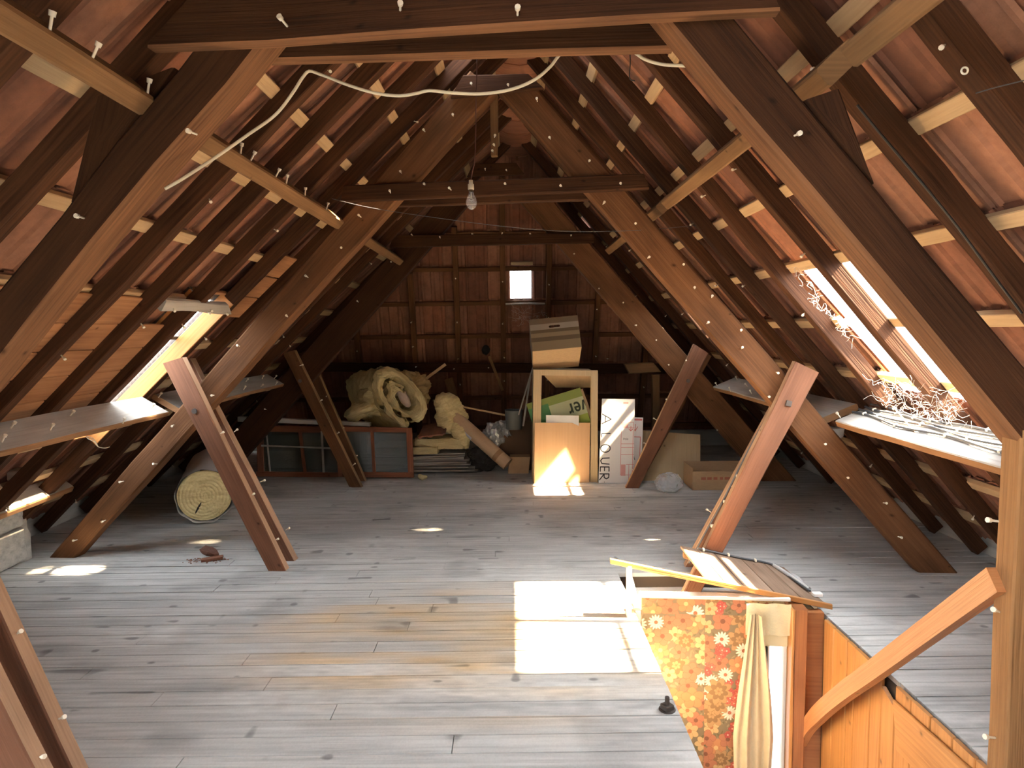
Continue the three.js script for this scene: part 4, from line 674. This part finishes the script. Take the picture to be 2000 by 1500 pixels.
// stored window sashes
{
  reseed(95);
  const glass = new THREE.MeshPhysicalMaterial({ color: 0x9aa39a, transmission: 0.8, thickness: 0, roughness: 0.25 });
  const sashA = thing('window_sash', V(-1.3, 0, -6.7), 'reddish two-light window sash leaning in front of the board pile', 'window sash');
  const zt = -6.78, zb = -6.66, L = (q) => lean(q, zt, zb, 0.035, { c: 0.003, wob: 0.001 });
  part(sashA, 'rail', timber(atZ(655, 833, zt), atZ(804, 836, zt), atZ(655, 843, zt), atZ(804, 845, zt), V(0, 0, -0.035), { c: 0.003 }), M.sash);
  part(sashA, 'rail', timber(atZ(690, 922, zb), atZ(808, 923, zb), atZ(690, 932, zb), atZ(808, 933, zb), V(0, 0, -0.035), { c: 0.003 }), M.sash);
  part(sashA, 'stile', L([[793, 836], [797, 933], [804, 836], [808, 933]]), M.sash); part(sashA, 'mullion', L([[723, 841], [728, 926], [729, 841], [734, 926]]), M.sash); part(sashA, 'stile', L([[655, 834], [660, 931], [663, 834], [669, 931]]), M.sash);
  part(sashA, 'pane', lean([[662, 842], [667, 924], [724, 843], [729, 924]], zt - 0.015, zb - 0.015, 0.003, { c: 0.0003, wob: 0 }), glass); part(sashA, 'pane', lean([[728, 843], [733, 924], [795, 844], [799, 924]], zt - 0.015, zb - 0.015, 0.003, { c: 0.0003, wob: 0 }), glass);
  const sashB = thing('window_sash', V(-2.2, 0, -6.85), 'dark many-paned window sash behind the left far strut, thin grey glazing bars', 'window sash');
  const yt = -6.95, yb = -6.8, L2 = (q, th = 0.03) => lean(q, yt, yb, th, { c: 0.002, wob: 0.001 });
  part(sashB, 'rail', timber(atZ(505, 831, yt), atZ(702, 836, yt), atZ(505, 843, yt), atZ(702, 846, yt), V(0, 0, -0.035), { c: 0.003 }), M.sash);
  part(sashB, 'rail', timber(atZ(500, 921, yb), atZ(702, 924, yb), atZ(500, 930, yb), atZ(702, 933, yb), V(0, 0, -0.035), { c: 0.003 }), M.sash);
  part(sashB, 'stile', L2([[500, 833], [503, 931], [512, 833], [516, 931]]), M.sash); part(sashB, 'stile', L2([[690, 836], [694, 931], [702, 836], [706, 931]]), M.sash); part(sashB, 'mullion', L2([[582, 841], [593, 928], [588, 841], [599, 928]]), M.sash);
  part(sashB, 'glazing_bar', L2([[518, 843], [526, 926], [521, 843], [529, 926]], 0.012), M.plank); part(sashB, 'glazing_bar', L2([[626, 842], [630, 926], [630, 842], [634, 926]], 0.012), M.plank);
  part(sashB, 'glazing_bar', timber(atZ(510, 869, -6.88), atZ(695, 876, -6.88), atZ(510, 872, -6.88), atZ(695, 879, -6.88), V(0, 0, -0.012), { c: 0.002 }), M.plank); part(sashB, 'glazing_bar', timber(atZ(510, 913, -6.84), atZ(695, 918, -6.84), atZ(510, 916, -6.84), atZ(695, 921, -6.84), V(0, 0, -0.012), { c: 0.002 }), M.plank);
  part(sashB, 'pane', lean([[512, 842], [516, 922], [690, 845], [694, 924]], yt - 0.018, yb - 0.018, 0.003, { c: 0.0003, wob: 0 }), glass);
  add('white_rail', timber(atZ(464, 814, -7.02), atZ(722, 826, -7.02), atZ(464, 824, -7.02), atZ(722, 833, -7.02), V(0, 0, -0.08), { c: 0.004 }), M.whiteV, 'long white painted board lying on top of the window sashes', 'board');
  add('grey_board', lean([[702, 842], [704, 930], [716, 842], [718, 930]], -7.02, -6.92, 0.012, { c: 0.002 }), M.plank, 'narrow grey upright board seen through the reddish window sash', 'board');
}
// pile of flat boards with insulation batts on it
M.wool = (() => { const map = dataTex(256, 256, (u, v, o) => { const n = 0.5 * vn(u * 5, v * 24, 5, 24) + 0.3 * vn(u * 18, v * 60, 18, 60) + 0.2 * vn(u * 100, v * 100, 100, 100); const a = [0.80, 0.68, 0.36], b = [0.50, 0.37, 0.16]; for (let k = 0; k < 3; k++) o[k] = b[k] + (a[k] - b[k]) * Math.min(1, 0.1 + 1.25 * n); }); map.repeat.set(1.5, 1.5); const bm = bumpNoise.clone(); bm.repeat.set(2, 2); return new THREE.MeshPhysicalMaterial({ map, bumpMap: bm, bumpScale: 0.006, roughness: 1, sheen: 0.4, sheenColor: new THREE.Color(0.8, 0.7, 0.3), side: THREE.DoubleSide }); })();
function shaggy(g, amp, freq, seed) { g.computeVertexNormals(); const P = g.attributes.position, N = g.attributes.normal; for (let i = 0; i < P.count; i++) { const v = V().fromBufferAttribute(P, i), n = V().fromBufferAttribute(N, i); const a = perlin.noise(v.x * freq + seed, v.y * freq, v.z * freq) * amp + perlin.noise(v.x * freq * 3, v.y * freq * 3 + seed, v.z * freq * 3) * amp * 0.5 + perlin.noise(v.x * freq * 9, v.y * freq * 9, v.z * freq * 9 + seed) * amp * 0.25; v.addScaledVector(n, a); P.setXYZ(i, v.x, v.y, v.z); } g.computeVertexNormals(); return g; }
{
  reseed(96);
  const lab = ['bottom board of the flat grey pile behind the sash', 'second board from the bottom of the flat pile', 'third board from the bottom of the flat pile', 'fourth board from the bottom of the flat pile', 'fifth board from the bottom of the flat pile', 'sixth board from the bottom of the flat pile', 'seventh board from the bottom of the flat pile', 'eighth board from the bottom of the flat pile', 'ninth board from the bottom of the flat pile', 'topmost board of the flat pile, under the yellow batt'];
  let y = 0.012;
  for (let i = 0; i < 10; i++) { const x1 = -0.36 - i * 0.014 - rr(0, 0.07), zf = -6.86 + rr(-0.05, 0.03), th = rr(0.013, 0.019), dy = rr(-0.006, 0.006); add('flat_board', timber(V(-1.75, y + th, zf), V(x1, y + th + dy, zf + rr(-0.05, 0.05)), V(-1.75, y, zf), V(x1, y + dy, zf), V(0, 0, -0.6), { c: 0.002, wob: 0.009, seg: 8 }), M.plank, lab[i], 'board', 'flat boards of the pile'); y += th + rr(0.004, 0.009); }
  const batt = (x0, x1, y0, y1, z0, z1, sd, label) => add('insulation_batt', shaggy(new THREE.BoxGeometry(x1 - x0, y1 - y0, z1 - z0, 30, 6, 16).translate((x0 + x1) / 2, (y0 + y1) / 2, (z0 + z1) / 2), 0.02, 9, sd), M.wool, label, 'insulation');
  batt(-1.45, -0.78, y, y + 0.075, -7.3, -6.84, 1, 'flat dusty yellow insulation batt on the board pile, behind the red sash');
  batt(-1.02, -0.52, y + 0.04, y + 0.15, -7.25, -6.9, 2, 'ragged yellow insulation chunk on the right of the board pile');
  const tl = thing('clay_tile', V(-0.8, y + 0.2, -6.9), 'loose clay roof tile bedded on the insulation above the board pile', 'roof tile');
  part(tl, 'tile', tileGeo.clone().rotateX(-1.45).rotateZ(0.1).translate(-0.96, y + 0.24, -7.15), TILES[0]); 
  // hanging torn wool at the right
  const blob = (p, r, sd, label, rot = 0) => add('insulation_wool', shaggy(new THREE.SphereGeometry(1, 48, 32).scale(...r).rotateZ(rot).translate(...p), Math.min(...r) * 0.38, 7, sd), M.wool, label, 'insulation');
  blob([-0.66, 0.62, -7.05], [0.15, 0.22, 0.16], 3, 'torn yellow wool tuft spilling down right of the big roll', 0.35);
  blob([-0.54, 0.40, -6.98], [0.09, 0.15, 0.1], 4, 'lower tuft of torn yellow wool hanging by the cardboard tube', 0.3);
  blob([-1.42, 0.78, -7.2], [0.28, 0.17, 0.25], 5, 'ragged yellow wool spread left behind the big roll', 0.35);
  blob([-1.60, 0.66, -7.1], [0.2, 0.09, 0.18], 7, 'low torn yellow wool edge drooping over the white painted board', 0.3);
  blob([-1.15, 0.84, -7.32], [0.26, 0.2, 0.2], 6, 'yellow wool bulk supporting the big unrolled batt', 0.2);
  add('wool_scrap', shaggy(new THREE.SphereGeometry(0.03, 14, 10).scale(1.2, 0.8, 1).translate(-0.91, 0.025, -6.62), 0.02, 25, 8), M.wool, 'tiny yellow wool scrap on the floor at the corner of the red sash', 'insulation');
}
// flattened roll of yellow batt, its spiral end towards the room
{
  const turns = 1.55, N = 110, Mz = 12, C = atZ(786, 776, -6.86), tilt = -0.88, pos = [], uv = [], idx = [];
  const sp = (t, off) => { const a = t * turns * 6.2832 + 2.0, q = 0.40 + 0.60 * t + off; const x = Math.cos(a) * 0.45 * q, y = Math.sin(a) * 0.25 * q; return [x * Math.cos(tilt) - y * Math.sin(tilt), x * Math.sin(tilt) + y * Math.cos(tilt)]; };
  const ax = V(-0.42, -0.10, -0.62), th = 0.30;
  const grid = (fn, nu, nv) => { const b = pos.length / 3; for (let i = 0; i <= nu; i++) for (let j = 0; j <= nv; j++) { const p = fn(i / nu, j / nv); pos.push(p.x, p.y, p.z); uv.push(i / nu * 2.2, j / nv * 0.6); } for (let i = 0; i < nu; i++) for (let j = 0; j < nv; j++) { const a = b + i * (nv + 1) + j; idx.push(a, a + 1, a + nv + 1, a + 1, a + nv + 2, a + nv + 1); } };
  const pt = (t, off, k) => { const [x, y] = sp(t, off); const bulge = k === 0 ? 0.05 * (1 - Math.abs(off / -th * 2 - 1)) : 0; return V(C.x + x, C.y + y, C.z + bulge + 0.0).addScaledVector(ax, k).add(V(0, 0, 0.10 * x)); };
  grid((u, v) => pt(u, 0, v), N, Mz); grid((u, v) => pt(u, -th, v), N, Mz); grid((u, v) => pt(u, -th * v, 0), N, 5); grid((u, v) => pt(1, -th * u, v), 3, Mz); grid((u, v) => pt(u, -th * v, 1), N, 3);
  const g = new THREE.BufferGeometry(); g.setAttribute('position', new THREE.Float32BufferAttribute(pos, 3)); g.setAttribute('uv', new THREE.Float32BufferAttribute(uv, 2)); g.setIndex(idx);
  const m = add('insulation_roll', shaggy(g, 0.042, 9, 11), M.wool, 'big loosely rolled yellow insulation batt slumped on the board pile, spiral end showing', 'insulation');
  part(m, 'paper_core', shaggy(new THREE.SphereGeometry(1, 32, 20).scale(0.125, 0.05, 0.05).rotateZ(tilt - 0.15).translate(C.x + 0.0, C.y + 0.0, C.z - 0.05), 0.008, 12, 4), noisy([0.50, 0.40, 0.33], 0.15, 8, 3));
}
// wrapped roll by the left strut
{
  reseed(97);
  const r = 0.212, c0 = V(-2.43, r + 0.012, -5.16), ax = V(-0.36, 0, -0.93).normalize(), q = new THREE.Quaternion().setFromUnitVectors(V(0, 0, 1), ax.clone().negate());
  const t = thing('wrapped_roll', V(c0.x, 0, c0.z), 'white-wrapped cylindrical insulation roll on the floor, yellow spiral end facing us', 'insulation');
  const g = new THREE.CylinderGeometry(r, r, 1.05, 56, 20, true).rotateX(Math.PI / 2).translate(0, 0, -0.505), P = g.attributes.position;
  for (let i = 0; i < P.count; i++) { const v = V().fromBufferAttribute(P, i), a = Math.atan2(v.y, v.x), e = 1 + 0.03 * perlin.noise(Math.cos(a) * 3, Math.sin(a) * 3, v.z * 5) + (v.z > -0.05 ? 0.02 * Math.sin(a * 9) : 0); P.setXYZ(i, v.x * e, Math.max(-r, v.y * e), v.z + (v.z > -0.05 ? 0.02 * perlin.noise(a * 3, 1, 2) : 0)); }
  g.computeVertexNormals(); const put = (g2) => g2.applyQuaternion(q).translate(c0.x, c0.y, c0.z);
  part(t, 'wrapper', put(g), new THREE.MeshPhysicalMaterial({ color: 0xdedcd6, roughness: 0.45, side: THREE.DoubleSide }));
  const K = 90, A = 96, pos = [], uv = [], idx = [];
  for (let i = 0; i <= K; i++) for (let j = 0; j <= A; j++) { const rad = i / K * (r - 0.012), a = j / A * 6.2832, s = rad / 0.026 + a / 6.2832 + 0.35 * perlin.noise(Math.cos(a) * 1.5, Math.sin(a) * 1.5, rad * 6); pos.push(Math.cos(a) * rad, Math.sin(a) * rad, 0.007 * Math.abs(Math.sin(s * 3.14159)) + 0.006 * perlin.noise(Math.cos(a) * rad * 60, Math.sin(a) * rad * 60, 3) - 0.03 * (rad / r) ** 6); uv.push(Math.cos(a) * rad * 1.2, Math.sin(a) * rad * 1.2); }
  for (let i = 0; i < K; i++) for (let j = 0; j < A; j++) { const a = i * (A + 1) + j; idx.push(a, a + A + 1, a + 1, a + 1, a + A + 1, a + A + 2); }
  const e = new THREE.BufferGeometry(); e.setAttribute('position', new THREE.Float32BufferAttribute(pos, 3)); e.setAttribute('uv', new THREE.Float32BufferAttribute(uv, 2)); e.setIndex(idx); e.computeVertexNormals();
  part(t, 'spiral_end', put(e), M.wool);
  part(t, 'split', put(new THREE.SphereGeometry(1, 12, 8).scale(0.008, 0.05, 0.006).rotateZ(-0.5).translate(-0.05, -0.09, 0.004)), M.wire);
}
// cardboard tube
{
  const a = atZ(992, 907, -6.78), b = atZ(868, 796, -7.05), d = a.clone().sub(b), len = d.length(), q = new THREE.Quaternion().setFromUnitVectors(YAX, d.clone().normalize()), r = 0.07;
  const pr = [[r - 0.008, -len], [r, -len], [r, 0], [r - 0.008, 0], [r - 0.008, -len]].map((p) => new THREE.Vector2(...p));
  const t = add('cardboard_tube', new THREE.LatheGeometry(pr, 40).applyQuaternion(q).translate(a.x, a.y, a.z), noisy([0.46, 0.32, 0.20], 0.1, 8, 3), 'thick brown cardboard tube sloping from the insulation to the floor', 'tube');
  part(t, 'paper_label', new THREE.CylinderGeometry(r + 0.001, r + 0.001, 0.22, 24, 1, true, -0.5, 1.5).rotateY(0.4).translate(0, -len * 0.62, 0).applyQuaternion(q).translate(a.x, a.y, a.z), std({ color: 0xcfcfd6, side: THREE.DoubleSide }));
  part(t, 'tape_band', new THREE.CylinderGeometry(r + 0.001, r + 0.001, 0.05, 32, 1, true).translate(0, -0.14, 0).applyQuaternion(q).translate(a.x, a.y, a.z), std({ color: 0x8a6a48, roughness: 0.4, side: THREE.DoubleSide }));
}
// sticks, brush, bag, boards by the tube
reseed(98);
const stick = (name, p, q2, w, th, mat, label, cat) => { const d = q2.clone().sub(p).normalize(), s = V(0, 0, 1).cross(d).normalize(); return add(name, timber(p, q2, p.clone().addScaledVector(s, w), q2.clone().addScaledVector(s, w), V(0, 0, -th), { c: 0.002, wob: 0.003 }), mat, label, cat); };
stick('wood_lath', atZ(845, 784, -7.1), atZ(992, 814, -7.1), 0.018, 0.018, M.batten, 'long thin pale lath lying from the insulation towards the crumpled bag', 'stick');
stick('wood_strip', atZ(822, 751, -7.3), atZ(872, 714, -7.35), 0.035, 0.02, M.batten, 'short pale slat standing out behind the top of the insulation roll', 'stick');
stick('wood_strip', atZ(868, 742, -7.8), atZ(884, 800, -7.7), 0.1, 0.02, M.pale, 'brown slat leaning beside the upright rafter behind the insulation', 'stick');
{
  const b = stick('broom', atZ(953, 697, -7.75), atZ(979, 764, -7.6), 0.03, 0.03, M.pale, 'small upturned brush with a dark round head leaning on the tiled end', 'brush');
  const p = atZ(949, 684, -7.76); part(b, 'brush_head', shaggy(new THREE.SphereGeometry(0.05, 20, 14).scale(0.9, 1.2, 0.8).translate(p.x, p.y, p.z), 0.012, 20, 3), std({ color: 0x16130f }));
}
stick('pipe', atZ(1045, 700, -7.0), atZ(1012, 810, -6.9), 0.012, 0.012, M.plank, 'thin pale rod leaning just left of the big cardboard box', 'rod');
stick('pipe', atZ(1034, 735, -7.0), atZ(1020, 832, -6.95), 0.02, 0.015, M.plank, 'second greyish rod leaning left of the cabinet frame', 'rod');
{
  const bag = (p, r, sd, mat, label) => add('crumpled_bag', shaggy(new THREE.IcosahedronGeometry(1, 5).scale(...r).translate(...p), 0.06, 9, sd), mat, label, 'bag');
  const foil = std({ color: 0xb9bcbc, roughness: 0.3, metalness: 0.35 });
  bag([-0.22, 0.36, -7.05], [0.11, 0.15, 0.1], 1, foil, 'crumpled shiny silver-white bag right of the cardboard tube');
  bag([-0.09, 0.42, -7.12], [0.08, 0.1, 0.08], 2, foil, 'smaller crumpled grey bag behind the shiny one');
  bag([-0.30, 0.14, -7.02], [0.17, 0.14, 0.12], 3, std({ color: 0x2b2723 }), 'dark crumpled sack under the cardboard tube');
  add('tin_can', new THREE.LatheGeometry([[0, 0], [0.085, 0], [0.095, 0.2], [0.098, 0.205], [0.09, 0.2], [0.082, 0.01]].map((p) => new THREE.Vector2(...p)), 32).translate(0.02, 0.45, -7.0), std({ color: 0x5c5f5e, metalness: 0.3, roughness: 0.6 }), 'dull grey metal bucket behind the brown leaning board', 'bucket');
  add('brown_board', lean([[996, 829], [966, 889], [1042, 818], [1040, 940]], -7.1, -7.0, 0.01, { c: 0.002 }), M.brownV, 'dark brown board leaning left of the cabinet frame', 'board');
  add('tan_carton', quad([[996, 893], [992, 926], [1036, 893], [1032, 926]], -6.86, 0.25, { c: 0.003 }), M.cardV, 'small tan carton on the floor at the mouth of the cardboard tube', 'box');
}
// pale purlin end and its post at the far right
add('purlin_block', timber(atZ(1220, 711, -7.3), atZ(1276, 708, -7.3), atZ(1230, 730, -7.3), atZ(1292, 727, -7.3), V(0, 0, -0.1), { c: 0.01 }), M.pale, 'pale block of a purlin end beyond the far right truss', 'block');
add('short_post', timber(atZ(1274, 732, -7.35), atZ(1274, 945, -7.35), atZ(1289, 732, -7.35), atZ(1289, 945, -7.35), V(0, 0, -0.08)), M.pale, 'short brown post under the pale purlin block at the far right', 'post');
add('purlin_cleat', timber(atT(2, 1618, 838, -0.2), atT(2, 1636, 858, -0.2), atT(2, 1652, 838, -0.2), atT(2, 1650, 852, -0.2), V(0, 0, -0.12), { c: 0.01 }), M.plank, 'pale wooden cleat under the right plank purlin by the middle truss', 'block');

// ───────────── small things ─────────────
// bulb on its cord
{
  reseed(101);
  const x = -0.225, z = -3.75, p = (px, py) => atZ(px, py, z), top = V(-0.195, 3.13, z);
  const cordPts = [top, p(931, 105), p(930, 180), p(929, 262), p(927, 315), p(922, 338), p(920, 352)];
  add('lamp_cord', tube(cordPts, 0.0032, 60, 8), M.cord, 'thin brown twisted flex hanging down to the bare light bulb', 'cord');
  const s0 = p(920, 352), b0 = p(920, 371), b1 = p(921, 409), k = (b0.y - b1.y);
  const t = thing('light_bulb', b1, 'bare clear glass bulb in a white holder, hanging unlit on a cord', 'light bulb');
  const h = s0.y - b0.y, cx = b0.x;
  part(t, 'holder', new THREE.LatheGeometry([[0, h + 0.002], [0.011, h], [0.0115, h * 0.62], [0.0165, h * 0.58], [0.0175, 0.004], [0.015, 0]].map((q) => new THREE.Vector2(...q)), 28).translate(cx, b0.y, z), std({ color: 0xd8d0b8, roughness: 0.35 }));
  part(t, 'cap', new THREE.CylinderGeometry(0.0125, 0.0125, 0.012, 24).translate(cx, b0.y - 0.005, z), std({ color: 0x6f5f44, metalness: 0.8, roughness: 0.35 }));
  const R = 0.031; part(t, 'glass', new THREE.LatheGeometry([[0.012, 0], [0.0135, -0.012], [0.018, -0.028], [0.0265, -0.045], [R, -0.064], [R * 0.97, -0.078], [R * 0.8, -0.093], [R * 0.5, -0.104], [0.006, -0.1085], [0, -0.109]].map(([a, b]) => new THREE.Vector2(a, b * k / 0.112)), 40).translate(cx + 0.001, b0.y - 0.004, z), new THREE.MeshPhysicalMaterial({ color: 0xffffff, transmission: 0.8, thickness: 0, roughness: 0.06, ior: 1.5, side: THREE.DoubleSide }));
  part(t, 'filament_mount', mergeGeometries([new THREE.CylinderGeometry(0.003, 0.005, 0.035, 8).translate(cx, b0.y - 0.03, z), tube([V(cx - 0.012, b0.y - 0.055, z), V(cx, b0.y - 0.06, z + 0.006), V(cx + 0.012, b0.y - 0.055, z)], 0.0008, 12, 5), tube([V(cx - 0.002, b0.y - 0.04, z), V(cx - 0.012, b0.y - 0.055, z)], 0.0008, 4, 5), tube([V(cx + 0.002, b0.y - 0.04, z), V(cx + 0.012, b0.y - 0.055, z)], 0.0008, 4, 5)]), std({ color: 0xbfb8a8, roughness: 0.3 }));
}
// cream cable looped below the near collar
{
  const o = -0.2, c = [[322, 369, -0.045], [352, 352, -0.06], [420, 308, -0.12], [480, 266, -0.16], [540, 222, o], [574, 178, o], [592, 150, o], [603, 139, o], [625, 145, o], [680, 166, o], [730, 181, o], [780, 187, o], [815, 182, o], [836, 177, o], [880, 181, o], [940, 183, o], [1000, 174, o], [1045, 155, o], [1075, 130, o], [1097, 104, o], [1130, 97, o], [1180, 97, o], [1235, 101, o], [1258, 115, o], [1290, 125, o], [1350, 129, -0.14]].map(([x, y, f]) => atT(1, x, y, f));
  add('cream_cable', tube(c, 0.0048, 220, 10), M.cream, 'cream coloured cable looping across the view below the near collar beam', 'cable');
  for (const [q, l] of [[[[1082, 66], [1092, 90], [1104, 108]], 'dark tie wire holding the cream cable under the near collar, left one'], [[[1229, 84], [1231, 120], [1231, 155], [1240, 158]], 'dark tie wire hanging down past the cream cable, right one']]) add('tie_wire', tube(q.map(([x, y]) => atT(1, x, y, -0.19)), 0.0018, 24, 6), M.wire, l, 'wire');
  const wpts = [[648, 388, -4.1], [720, 405, -4.05], [850, 425, -4.0], [1000, 444, -3.95], [1120, 452, -4.0], [1240, 450, -4.05], [1366, 440, -4.3]].map(([x, y, z]) => atZ(x, y, z));
  add('sagging_wire', tube(wpts, 0.0016, 80, 6), M.cable, 'thin grey wire sagging across the attic below the middle truss collar', 'wire');
  const w2 = [[1906, 182], [1940, 172], [2000, 157], [2060, 140]].map(([x, y]) => hit(x, y, V(0, 0, 1), -1.66));
  add('taut_wire', tube(w2, 0.0016, 20, 6), M.cable, 'thin taut wire knotted round the right slope rafter near the eye hook', 'wire');
  const e = hit(1884, 138, V(0, 0, 1), -1.7); add('eye_hook', new THREE.TorusGeometry(0.008, 0.0025, 8, 20).translate(e.x, e.y, e.z), M.peg, 'small white screw eye on the upper right rafter', 'hook');
}
{
  const rp = (x, y) => hit(x, y, V(1.174, 1, 0), 1.04 + 1.174 * 2.12 - 0.012);
  add('black_cable', tube([[1668, 205], [1700, 245], [1760, 316], [1812, 378], [1868, 448], [1915, 512], [1990, 612]].map(([x, y]) => rp(x + 6, y)), 0.004, 60, 6), std({ color: 0x1c1b1b, roughness: 0.5 }), 'thin black cable running down a rafter right of the nearest truss', 'cable');
}
// four grey cables along the right plank purlin, their clips
{
  reseed(102);
  const top = (t, z, dy = 0.009) => V(RA[0] + (RB[0] - RA[0]) * t, RA[1] + (RB[1] - RA[1]) * t, z).addScaledVector(V(-0.085, 0.209, 0).normalize(), dy);
  const names = ['lowest of the four grey cables clipped along the sunlit right plank', 'second of the four grey cables from the plank edge', 'third of the four grey cables from the plank edge', 'uppermost of the four grey cables, next to the rafters'];
  [0.42, 0.6, 0.78, 0.93].forEach((t, i) => {
    const pts = []; for (let k = 0; k <= 16; k++) pts.push(top(t + 0.05 * Math.sin(k * 1.1 + i * 2) * (k > 0 ? 1 : 0) + (k < 4 ? 0.1 * (4 - k) / 4 : 0), -3.95 + k * (2.0 / 16)));
    const m = add('grey_cable', tube(pts, 0.0062, 120, 8), M.cable, names[i], 'cable', 'grey cables on the right plank');
    for (let k = 1 + (i % 2); k < 16; k += 3) piece(m, 'clip', new RoundedBoxGeometry(0.024, 0.014, 0.012, 2, 0.004), M.peg, pts[k].clone().add(V(0, 0.004, 0)), new THREE.Quaternion().setFromAxisAngle(V(0, 0, 1), 0.38));
  });
  // cable running up the right strut pair
  const cp = [[1340, 1100], [1372, 1040], [1400, 990], [1430, 930], [1462, 868], [1500, 800], [1536, 745], [1552, 722]].map(([x, y]) => atT(2, x + 6, y, 0.04));
  const m = add('strut_cable', tube(cp, 0.006, 60, 8), M.cable, 'grey cable running up between the planks of the right middle strut', 'cable');
  for (const [x, y] of [[1366, 1073], [1391, 1027], [1416, 980], [1432, 952], [1441, 930], [1466, 884], [1495, 850], [1516, 830], [1523, 779], [1539, 754]]) piece(m, 'clip', new RoundedBoxGeometry(0.02, 0.02, 0.02, 2, 0.006), M.peg, atT(2, x, y, 0.06));
  const sp = hit(1745, 794, V(0, 0, 1), -3.0), sq = hit(1806, 866, V(0, 0, 1), -2.8);
  stick('twig', hit(1742, 792, V(1, 0, 0), 2.05), hit(1805, 867, V(1, 0, 0), 1.99), 0.014, 0.01, M.pale, 'loose splinter of lath lying across the cables on the right plank', 'stick');
  const st = [[168, 853], [172, 857], [184, 863], [191, 872], [205, 875], [214, 873]].map(([x, y]) => hit(x, y, V(1, 0, 0), -2.215));
  add('string', mergeGeometries([tube(st, 0.0022, 30, 5), tube(st.slice(0, 4).map((p, i) => p.clone().add(V(0.004, i === 1 || i === 2 ? 0.012 : 0, 0.004))), 0.0022, 20, 5)]), M.peg, 'short loop of white string hanging from the left plank purlin', 'string');
}
// cobwebs at the broken roof hole
{
  reseed(103); const gs = [], web = std({ color: 0xc9c6c0, roughness: 1 });
  const strand = (a, b, sag, r) => { const pts = []; for (let i = 0; i <= 5; i++) pts.push(a.clone().lerp(b, i / 5).add(V(rr(-0.02, 0.02), rr(-0.02, 0.02) - sag * Math.sin(i / 5 * 3.14), rr(-0.02, 0.02)))); gs.push(tube(pts, r, 14, 4)); };
  const rp = (x, y, w) => hit(x, y, V(1.174, 1, 0), 1.04 + 1.174 * 2.12 + w);
  for (let i = 0; i < 110; i++) { const x = rr(1730, 1870), y = 762 + (x - 1730) * 0.35 + rr(-25, 45); const a = rp(x, y, rr(-0.05, 0.05)), b = rp(x + rr(-55, 55), y + rr(-40, 40), rr(-0.06, 0.06)); strand(a, b, rr(0, 0.02), rr(0.0004, 0.0009)); }
  for (let i = 0; i < 30; i++) { const t = rnd(), x = 1560 + t * 110 + rr(-14, 14), y = 530 + t * 140 + rr(-16, 16); strand(rp(x, y, 0.08), rp(x + rr(-30, 45), y + rr(-20, 50), 0.1), 0, rr(0.0004, 0.0009)); }
  const m = add('cobweb', mergeGeometries(gs), web, 'dusty tangled cobwebs hanging in the broken hole of the right slope', 'cobweb'); m.userData.kind = 'stuff';
  const g2 = gs.length = 0; for (let i = 0; i < 26; i++) strand(onH(rr(-0.02, 0.42), hipS(rr(1.58, 1.76)), -0.03), onH(rr(-0.02, 0.42), hipS(rr(1.55, 1.8)), -0.05), 0.01, rr(0.0004, 0.0009));
  const m2 = add('cobweb', mergeGeometries(gs), web, 'wisps of cobweb under the small skylight of the tiled end', 'cobweb'); m2.userData.kind = 'stuff';
}
// broken tile and crumbs, nut, on the floor
{
  reseed(104);
  const c = atY(410, 1092, 0);
  const t = thing('broken_tile', V(c.x, 0, c.z), 'broken brown clay fragment lying on red crumbs in the middle of the floor', 'debris');
  const frag = new THREE.DodecahedronGeometry(0.05, 1).scale(1.3, 0.55, 0.8), Q = frag.attributes.position; for (let i = 0; i < Q.count; i++) { const n = 1 + perlin.noise(Q.getX(i) * 30, Q.getY(i) * 30, Q.getZ(i) * 30) * 0.35; Q.setXYZ(i, Q.getX(i) * n, Q.getY(i) * n, Q.getZ(i) * n); } frag.computeVertexNormals();
  part(t, 'fragment', frag.rotateZ(-0.3).translate(c.x - 0.01, 0.045, c.z - 0.02), noisy([0.13, 0.06, 0.04], 0.3, 8, 6));
  part(t, 'chip', new THREE.BoxGeometry(0.13, 0.015, 0.05).rotateY(0.3).rotateZ(0.06).translate(c.x + 0.03, 0.014, c.z + 0.03), TILES[0]);
  const cr = []; for (let i = 0; i < 90; i++) cr.push(new THREE.TetrahedronGeometry(rr(0.003, 0.011)).rotateX(rnd() * 3).rotateY(rnd() * 3).scale(1, 0.5, 1).translate(c.x + (rnd() + rnd() - 1) * 0.16, 0.004, c.z + 0.04 + (rnd() + rnd() - 1) * 0.06));
  part(t, 'crumbs', mergeGeometries(cr), TILES[2]).userData.kind = 'stuff';
  const n = atY(1303, 1386, 0);
  const b = thing('iron_bolt', V(n.x, 0, n.z), 'dark iron bolt end with a square nut beside the hatch edge', 'bolt');
  part(b, 'nut', new RoundedBoxGeometry(0.04, 0.022, 0.04, 2, 0.004).rotateY(0.5).translate(n.x, 0.012, n.z), M.iron); part(b, 'washer', new THREE.CylinderGeometry(0.033, 0.033, 0.003, 20).translate(n.x, 0.002, n.z), M.iron); part(b, 'shank', new THREE.CylinderGeometry(0.009, 0.01, 0.03, 12).translate(n.x, 0.037, n.z), M.iron);
}
renderer.render(scene, camera);
